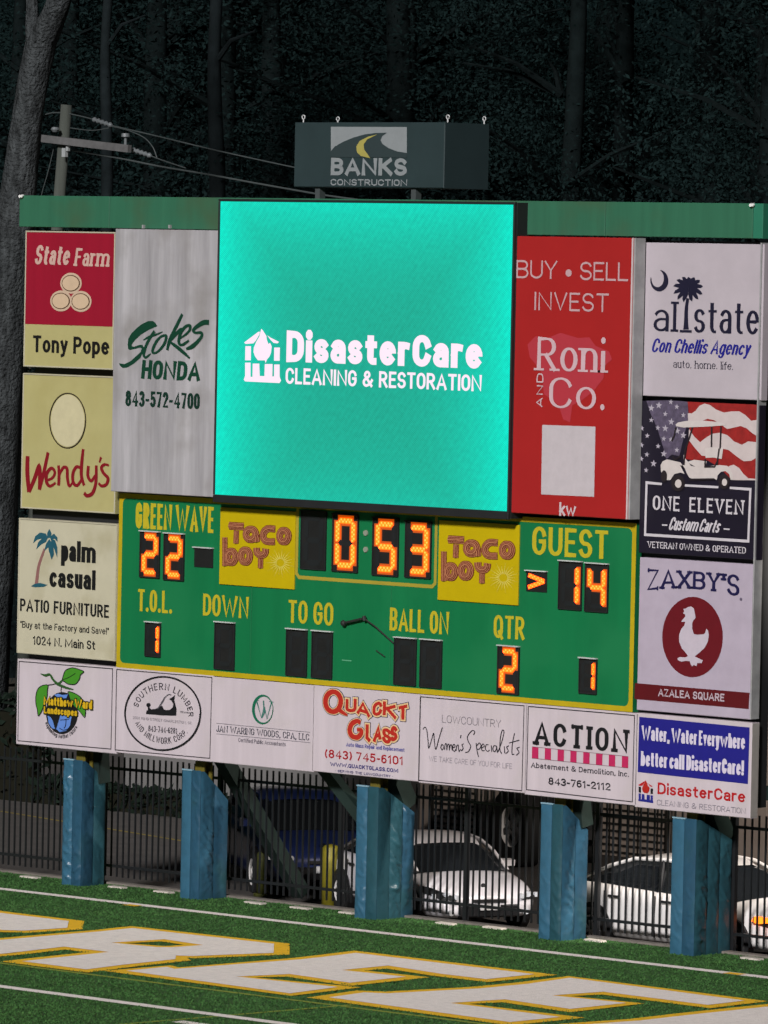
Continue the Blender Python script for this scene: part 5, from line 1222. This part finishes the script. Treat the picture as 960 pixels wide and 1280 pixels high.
# sponsor panels on the scoreboard
TY = .022
tb, r = sign('sponsor_panel', 'yellow panel with brown triple line lettering, left of the clock', (275.5, 634), (367.4, 736.9), TY-.015, mat('taco_yellow', A(202, 178, 8), rough=.4, var=.06, vs=3), dep=.02, group='yellow taco sponsor panels', bevel=.003)
Zt = (140, 610, 3.6923); ty_ = TY-.015
BRN = I(112, 34, 28); PNK = I(196, 132, 92)
STK = [([(541,174),(610,178)], 0, 0), ([(575,196),(573,256)], 0, 0), (ell(642, 214, 22, 24, 24), 1, 0), ([(666,212),(668,250)], 0, 0),
       ([(755,190),(722,188),(702,205),(700,228),(716,246),(754,248)], 0, 1), (ell(795, 222, 20, 26, 24), 1, 0),
       ([(522,228),(522,360)], 0, 0), (ell(552, 318, 18, 26, 24), 1, 0), (ell(617, 314, 20, 28, 24), 1, 0), ([(668,276),(670,296),(682,308),(698,308),(708,298),(710,280)], 0, 1), ([(687,326),(686,370)], 0, 0)]
for lw, m, ly in ((33, BRN, 1), (27, PNK, 2), (21, BRN, 3), (15, PNK, 4), (10, BRN, 5), (4.5, PNK, 6)):
    mb = MB()
    for j, (pts, cl, sm) in enumerate(STK): brush(mb, pts, lw*(1.0 if j not in (0, 1, 6, 10) else (1.15 if j == 0 else .8)), ty_, Zt, ly, closed=bool(cl), smooth=bool(sm or cl), j=j*.15)
    mb.build('lettering', m, tb)
mb = MB()
for k in range(22):
    a = 2*PI*k/22; L = 58+14*(k % 2); c_ = (778, 345)
    art(None, '', [(c_[0]+18*math.cos(a-.09), c_[1]+18*math.sin(a-.09)), (c_[0]+L*math.cos(a), c_[1]+L*math.sin(a)), (c_[0]+18*math.cos(a+.09), c_[1]+18*math.sin(a+.09))], ty_+.0015, None, Zt, 1, mb=mb)
mb.build('sunburst', I(226, 214, 110), tb)
tb2 = copy_tree(tb); p0 = PB(275.5, 634, ty_); p1 = PB(548.8, 650.2, ty_)
tb2.location = (tb.location.x+p1[0]-p0[0], tb.location.y, tb.location.z+p1[1]-p0[1])
tb2['label'] = 'yellow panel with brown triple line lettering, between the clock and GUEST'

# ------------------------------------------------------------------ box sign on top
bk_y = -.02
PNL = mat('top_sign_grey', A(46, 62, 64), rough=.5, var=.12, vs=2)
bs, r = sign('rooftop_sign', 'dark grey box sign on top of the scoreboard reading BANKS construction', (368.5, 153), (554.5, 235.3), bk_y, PNL, dep=.90, group=None, bevel=.01)
Zb = (320, 100, 2.8235); WG = I(146, 152, 154)
art(bs, 'logo_field', [(265,165),(533,166),(533,259),(265,252)], bk_y, WG, Zb, 1)
art(bs, 'logo_hill', [(264,253),(278,236),(305,220),(345,203),(385,192),(425,187),(463,186),(447,198),(441,212),(448,226),(470,241),(500,252),(534,258),(534,274),(264,272)], bk_y, mat('logo_dark', A(48, 62, 64), var=.05), Zb, 2)
art(bs, 'logo_road', [(430,192),(398,200),(368,215),(356,235),(358,255),(372,268),(405,276),(396,262),(384,246),(382,228),(394,210)], bk_y, I(176, 166, 88), Zb, 3)
txt(bs, 'BANKS', 264, 336, 275, 533, bk_y, WG, tv=.30, th=.22, track=.18, zt=Zb)
txt(bs, 'CONSTRUCTION', 264, 372, 349, 534, bk_y, WG, tv=.18, track=.25, zt=Zb)
x0, x1, z0, z1 = r
for (a, b) in ((x0+.13, bk_y+.04), (x0+.03, bk_y+.84), (x1-.04, bk_y+.10), (x1-.04, bk_y+.84)):
    mb = MB(); c = Vector((a, b, z1+.075)); mb.tube([c+Vector((.028*math.cos(t*PI/5), 0, .028*math.sin(t*PI/5))) for t in range(11)], .008, 6); mb.tube([(a, b, z1), (a, b, z1+.05)], .010, 6); mb.build('lifting_eye', mat('eye_zinc', (.55,.56,.56), metal=.3), bs)
for a in (398, 518):
    p = PY(a, 242, .05); mb = MB(); mb.box(p.x-.045, p.x+.045, .03, .14, 9.95, z0); mb.build('bracket', mat('bracket_dark', (.05, .06, .06)), bs)

# ------------------------------------------------------------------ utility pole and lines
UY = 25.0
def P3(px, py, y=UY): return PY(px, py, y)
pw = mat('pole_wood', (.058, .066, .056), rough=.9, var=.35, vs=2, streak=True, bump=.3)
top = P3(83, 131); bot = P3(74, 250); d = (bot-top); foot = top + d*((gz(top.x)-top.z)/d.z)
up = thing('utility_pole', 'weathered wooden utility pole with one crossarm behind the left of the board', 'utility pole', tuple(foot))
mb = MB(); mb.tube([foot, top], [.16, .112], 16); mb.build('pole', pw, up, smooth=True)
mb = MB(); mb.bar(P3(53, 173, UY-.2), P3(162, 186, UY-.2), .10, .15); mb.build('crossarm', mat('arm_wood', (.105, .105, .105), rough=.85, var=.3, vs=6), up)
ins = mat('insulator_grey', (.13, .145, .15), rough=.3, var=.1)
def insul(a, b, n=5):
    a, b = Vector(a), Vector(b); pts = []; rs = []
    for i in range(n*2+1): pts.append(a+(b-a)*i/(2*n)); rs.append(.06 if i % 2 else .028)
    mb = MB(); mb.tube(pts, rs, 10); mb.build('insulator', ins, up, smooth=True)
insul(P3(116, 149), P3(140, 157)); insul(P3(165, 187), P3(189, 195))
mb = MB(); c = P3(157, 171, UY-.2); mb.tube([c+Vector((0,0,-.16)), c+Vector((0,0,-.02)), c+Vector((0,0,0)), c+Vector((0,0,.07))], [.03,.03,.09,.08], 12); mb.build('insulator', ins, up)
mb = MB(); c = P3(69, 162, UY-.3); mb.tube([c+Vector((0,0,-.05)), c, c+Vector((0,0,.05))], [.05,.09,.07], 12); mb.build('insulator', ins, up)
mb = MB(); c = P3(81, 190, UY-.16); mb.box(c.x-.05, c.x+.05, c.y-.04, c.y+.04, c.z-.10, c.z+.08); mb.box(c.x+.06, c.x+.12, c.y-.03, c.y+.03, c.z+.02, c.z+.12); mb.build('clamp', mat('clamp_white', (.32,.34,.34), rough=.4), up)
wm_ = mat('wire_grey', (.055, .066, .066), rough=.5, var=.1)
def wire(pts, lab, r=.013, grp='power lines from the utility pole'):
    P = catm([tuple(p) for p in pts], 6); o = MB().tube(P, r, 6).build('power_line', wm_); tag(o, lab, 'wire', grp)
wire([P3(140, 157), P3(200, 171), P3(262, 186), P3(320, 199), P3(372, 210), P3(420, 219)], 'upper wire running right from the topmost insulator to the grey box sign')
wire([P3(189, 195), P3(205, 201), P3(232, 210)], 'short wire tail hanging off the crossarm end insulator')
wire([P3(90, 188), P3(150, 198), P3(200, 208), P3(260, 218), P3(320, 229), P3(400, 243), P3(450, 250)], 'lower wire sagging to the right above the green beam', .018)
wire([P3(86, 142), P3(100, 145), P3(116, 149)], 'short wire joining the pole top to the upper insulator')
wire([P3(88, 160), P3(115, 163), P3(136, 160)], 'thin jumper wire curving just above the crossarm', .010)
wire([P3(140, 158), P3(160, 163), P3(180, 172), P3(191, 184), P3(196, 197)], 'jumper wire looping over the right end of the crossarm', .010)
wire([P3(57, 143), P3(66, 141), P3(76, 141)], 'short wire leaving the pole top towards the big trunk', .014)
wire([P3(67, 186), P3(60, 215), P3(52, 243), P3(49, 262)], 'thin guy wire slanting down left of the pole', .009)

# ------------------------------------------------------------------ trees
bark = mat('bark', (.052, .058, .060), rough=.95, var=.75, vs=9, bump=1.0, bs=16, spec=.1)
for nd in [q for q in bark.node_tree.nodes if q.type == 'MAPPING']: nd.inputs['Scale'].default_value = (1, 1, .28)
for nd in [q for q in bark.node_tree.nodes if q.type == 'BUMP']: nd.inputs['Distance'].default_value = .12
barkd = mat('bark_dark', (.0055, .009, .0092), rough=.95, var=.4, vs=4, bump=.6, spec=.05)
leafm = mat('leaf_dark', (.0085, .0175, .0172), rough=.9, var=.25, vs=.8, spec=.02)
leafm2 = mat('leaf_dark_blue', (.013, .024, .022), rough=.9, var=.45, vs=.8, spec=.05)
def bark_tube(mb, pts, rs, n=28, amp=.035):
    P = catm([tuple(p)+(r,) for p, r in zip(pts, rs)], 14); o = len(mb.v); vs = []
    for p in P:
        c = Vector(p[:3])
        for k in range(n):
            a = 2*PI*k/n; d_ = Vector((math.cos(a), math.sin(a), 0))
            rr = p[3]*(1+amp*mnoise.noise(Vector((math.cos(a)*4, math.sin(a)*4, c.z*.9)))*2+amp*.8*mnoise.noise(Vector((math.cos(a)*11, math.sin(a)*11, c.z*2.4))))
            vs.append(c+d_*rr)
    m_ = len(P); mb.add(vs, [(i*n+k, i*n+(k+1) % n, (i+1)*n+(k+1) % n, (i+1)*n+k) for i in range(m_-1) for k in range(n)])
TY2 = 18.0
def T3(px, py): return PY(px, py, TY2)
mm = 1/74.0
bt_ = T3(2, 520); bt_g = Vector((bt_.x-.6, TY2, gz(bt_.x)))
big = thing('big_tree', 'large pale leaning tree trunk with a fork, at the left edge behind the utility pole', 'tree', tuple(bt_g))
mb = MB(); bark_tube(mb, [bt_g, T3(-2, 480), T3(14, 320), T3(22, 250), T3(30, 180), T3(40, 110), T3(52, 50)], [.58, .50, .40, .345, .30, .29, .29]); mb.build('trunk', bark, big, smooth=True)
mb = MB(); bark_tube(mb, [T3(50, 58), T3(62, 30), T3(74, 0), T3(84, -50), T3(100, -160)], [.29, .27, .235, .21, .15]); mb.build('limb', bark, big, smooth=True)
mb = MB(); bark_tube(mb, [T3(46, 60), T3(41, 30), T3(40, 0), T3(36, -60), T3(10, -180)], [.20, .135, .11, .10, .06]); mb.build('limb', bark, big, smooth=True)
pts = []
for c in (T3(120, -330), T3(0, -300), T3(60, -420)):
    for i in range(900):
        d_ = Vector((random.gauss(0, 1), random.gauss(0, 1), random.gauss(0, .8))); pts.append(c+d_*1.3)
leafmass('crown', leafm, big, pts, .16)

def forest_tree(i, x, y, h, rad, m, lab, src={}):
    key = i % 4
    if key not in src:
        random.seed(100+key)
        mb = MB(); lean = random.uniform(-.03, .03)
        bark_tube(mb, [(0,0,-.3), (lean*6,0,6), (lean*14,.2,14), (lean*20,.1,20)], [.34, .26, .18, .06], 10, .05)
        tm = mb
        lm = []
        for z in range(3, 19, 2):
            for q in range(3):
                a = random.uniform(0, 6.28); L = random.uniform(1.5, 4.2)*(1-abs(z-9)/16)
                lm.append(((0, 0, z), (math.cos(a)*L, math.sin(a)*L, z+random.uniform(.2, 1.8))))
        lb = MB()
        for a, b in lm: lb.tube([a, tuple((Vector(a)+Vector(b))/2+Vector((0,0,.15))), b], [.08, .05, .02], 5)
        pts = []
        for a, b in lm:
            b = Vector(b)
            for cl in range(3):
                c = b.lerp(Vector(a), random.uniform(0, .55)) + Vector((random.gauss(0,.7), random.gauss(0,.7), random.gauss(0,.6)))
                s = random.uniform(.35, .9)
                for q in range(260): pts.append(c+Vector((random.gauss(0,s), random.gauss(0,s), random.gauss(0,s*.6))))
        for q in range(90):
            c = Vector((random.gauss(0,1.6), random.gauss(0,1.6), random.uniform(-.2, 5.0)))
            for j in range(34): pts.append(c+Vector((random.gauss(0,.5), random.gauss(0,.5), random.gauss(0,.4))))
        src[key] = (tm, lb, pts); src[('m', key)] = {}
    t = thing('forest_tree', lab, 'tree', (x, y, gz(x)), 'dark trees behind the scoreboard', random.uniform(0, 6.28))
    sc_ = h/20.0; t.scale = (sc_*rad, sc_*rad, sc_)
    cache = src[('m', key)]
    if 'trunk' not in cache:
        tm, lb, pts = src[key]
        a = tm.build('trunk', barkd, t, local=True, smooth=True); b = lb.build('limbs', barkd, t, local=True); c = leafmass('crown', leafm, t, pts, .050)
        mv = c.data
        off = Vector((x, y, gz(x)))
        for v_ in mv.vertices: v_.co = v_.co + off
        cache['trunk'], cache['limbs'], cache['crown'] = a.data, b.data, mv
    else:
        for nm in ('trunk', 'limbs', 'crown'):
            o = bpy.data.objects.new(nm, cache[nm]); col.objects.link(o); o.parent = t
random.seed(21)
TL_ = 'dark leafy tree in the unlit wood behind the scoreboard'
k = 0
for row, (y, n, xa, xb) in enumerate(((35, 12, -48, -17), (41, 12, -56, -22), (47, 12, -64, -26), (54, 12, -74, -32))):
    for i in range(n):
        x = xa+(xb-xa)*(i+.5)/n+random.uniform(-.8, .8)
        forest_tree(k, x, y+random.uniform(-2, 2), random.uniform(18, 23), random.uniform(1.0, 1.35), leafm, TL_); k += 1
# pale trunks that show faintly among the dark trees
ft = mat('bark_faint', (.010, .014, .0152), rough=.95, var=.4, vs=3, bump=.6, spec=.05)
for pts_, rr, lab in (([(272, 620), (272, 250), (268, 80), (274, -60)], .17, 'faint straight trunk rising behind the screen, left of the grey box sign'),
                      ([(128, 620), (134, 240), (132, 60), (140, -60)], .13, 'faint thin trunk between the utility pole and the grey box sign')):
    P = [PY(a, b, 31) for a, b in pts_]; g_ = Vector((P[0].x, 31, gz(P[0].x))); t = thing('bare_tree', lab, 'tree', tuple(g_), 'pale trunks in the wood')
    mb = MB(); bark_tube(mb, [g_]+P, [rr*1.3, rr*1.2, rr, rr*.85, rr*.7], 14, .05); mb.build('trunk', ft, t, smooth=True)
    mb = MB(); a = P[2]; mb.tube([a, a+Vector((.5, 0, .5)), a+Vector((1.1, .1, .7))], [rr*.4, rr*.3, rr*.1], 6); mb.build('limb', ft, t)
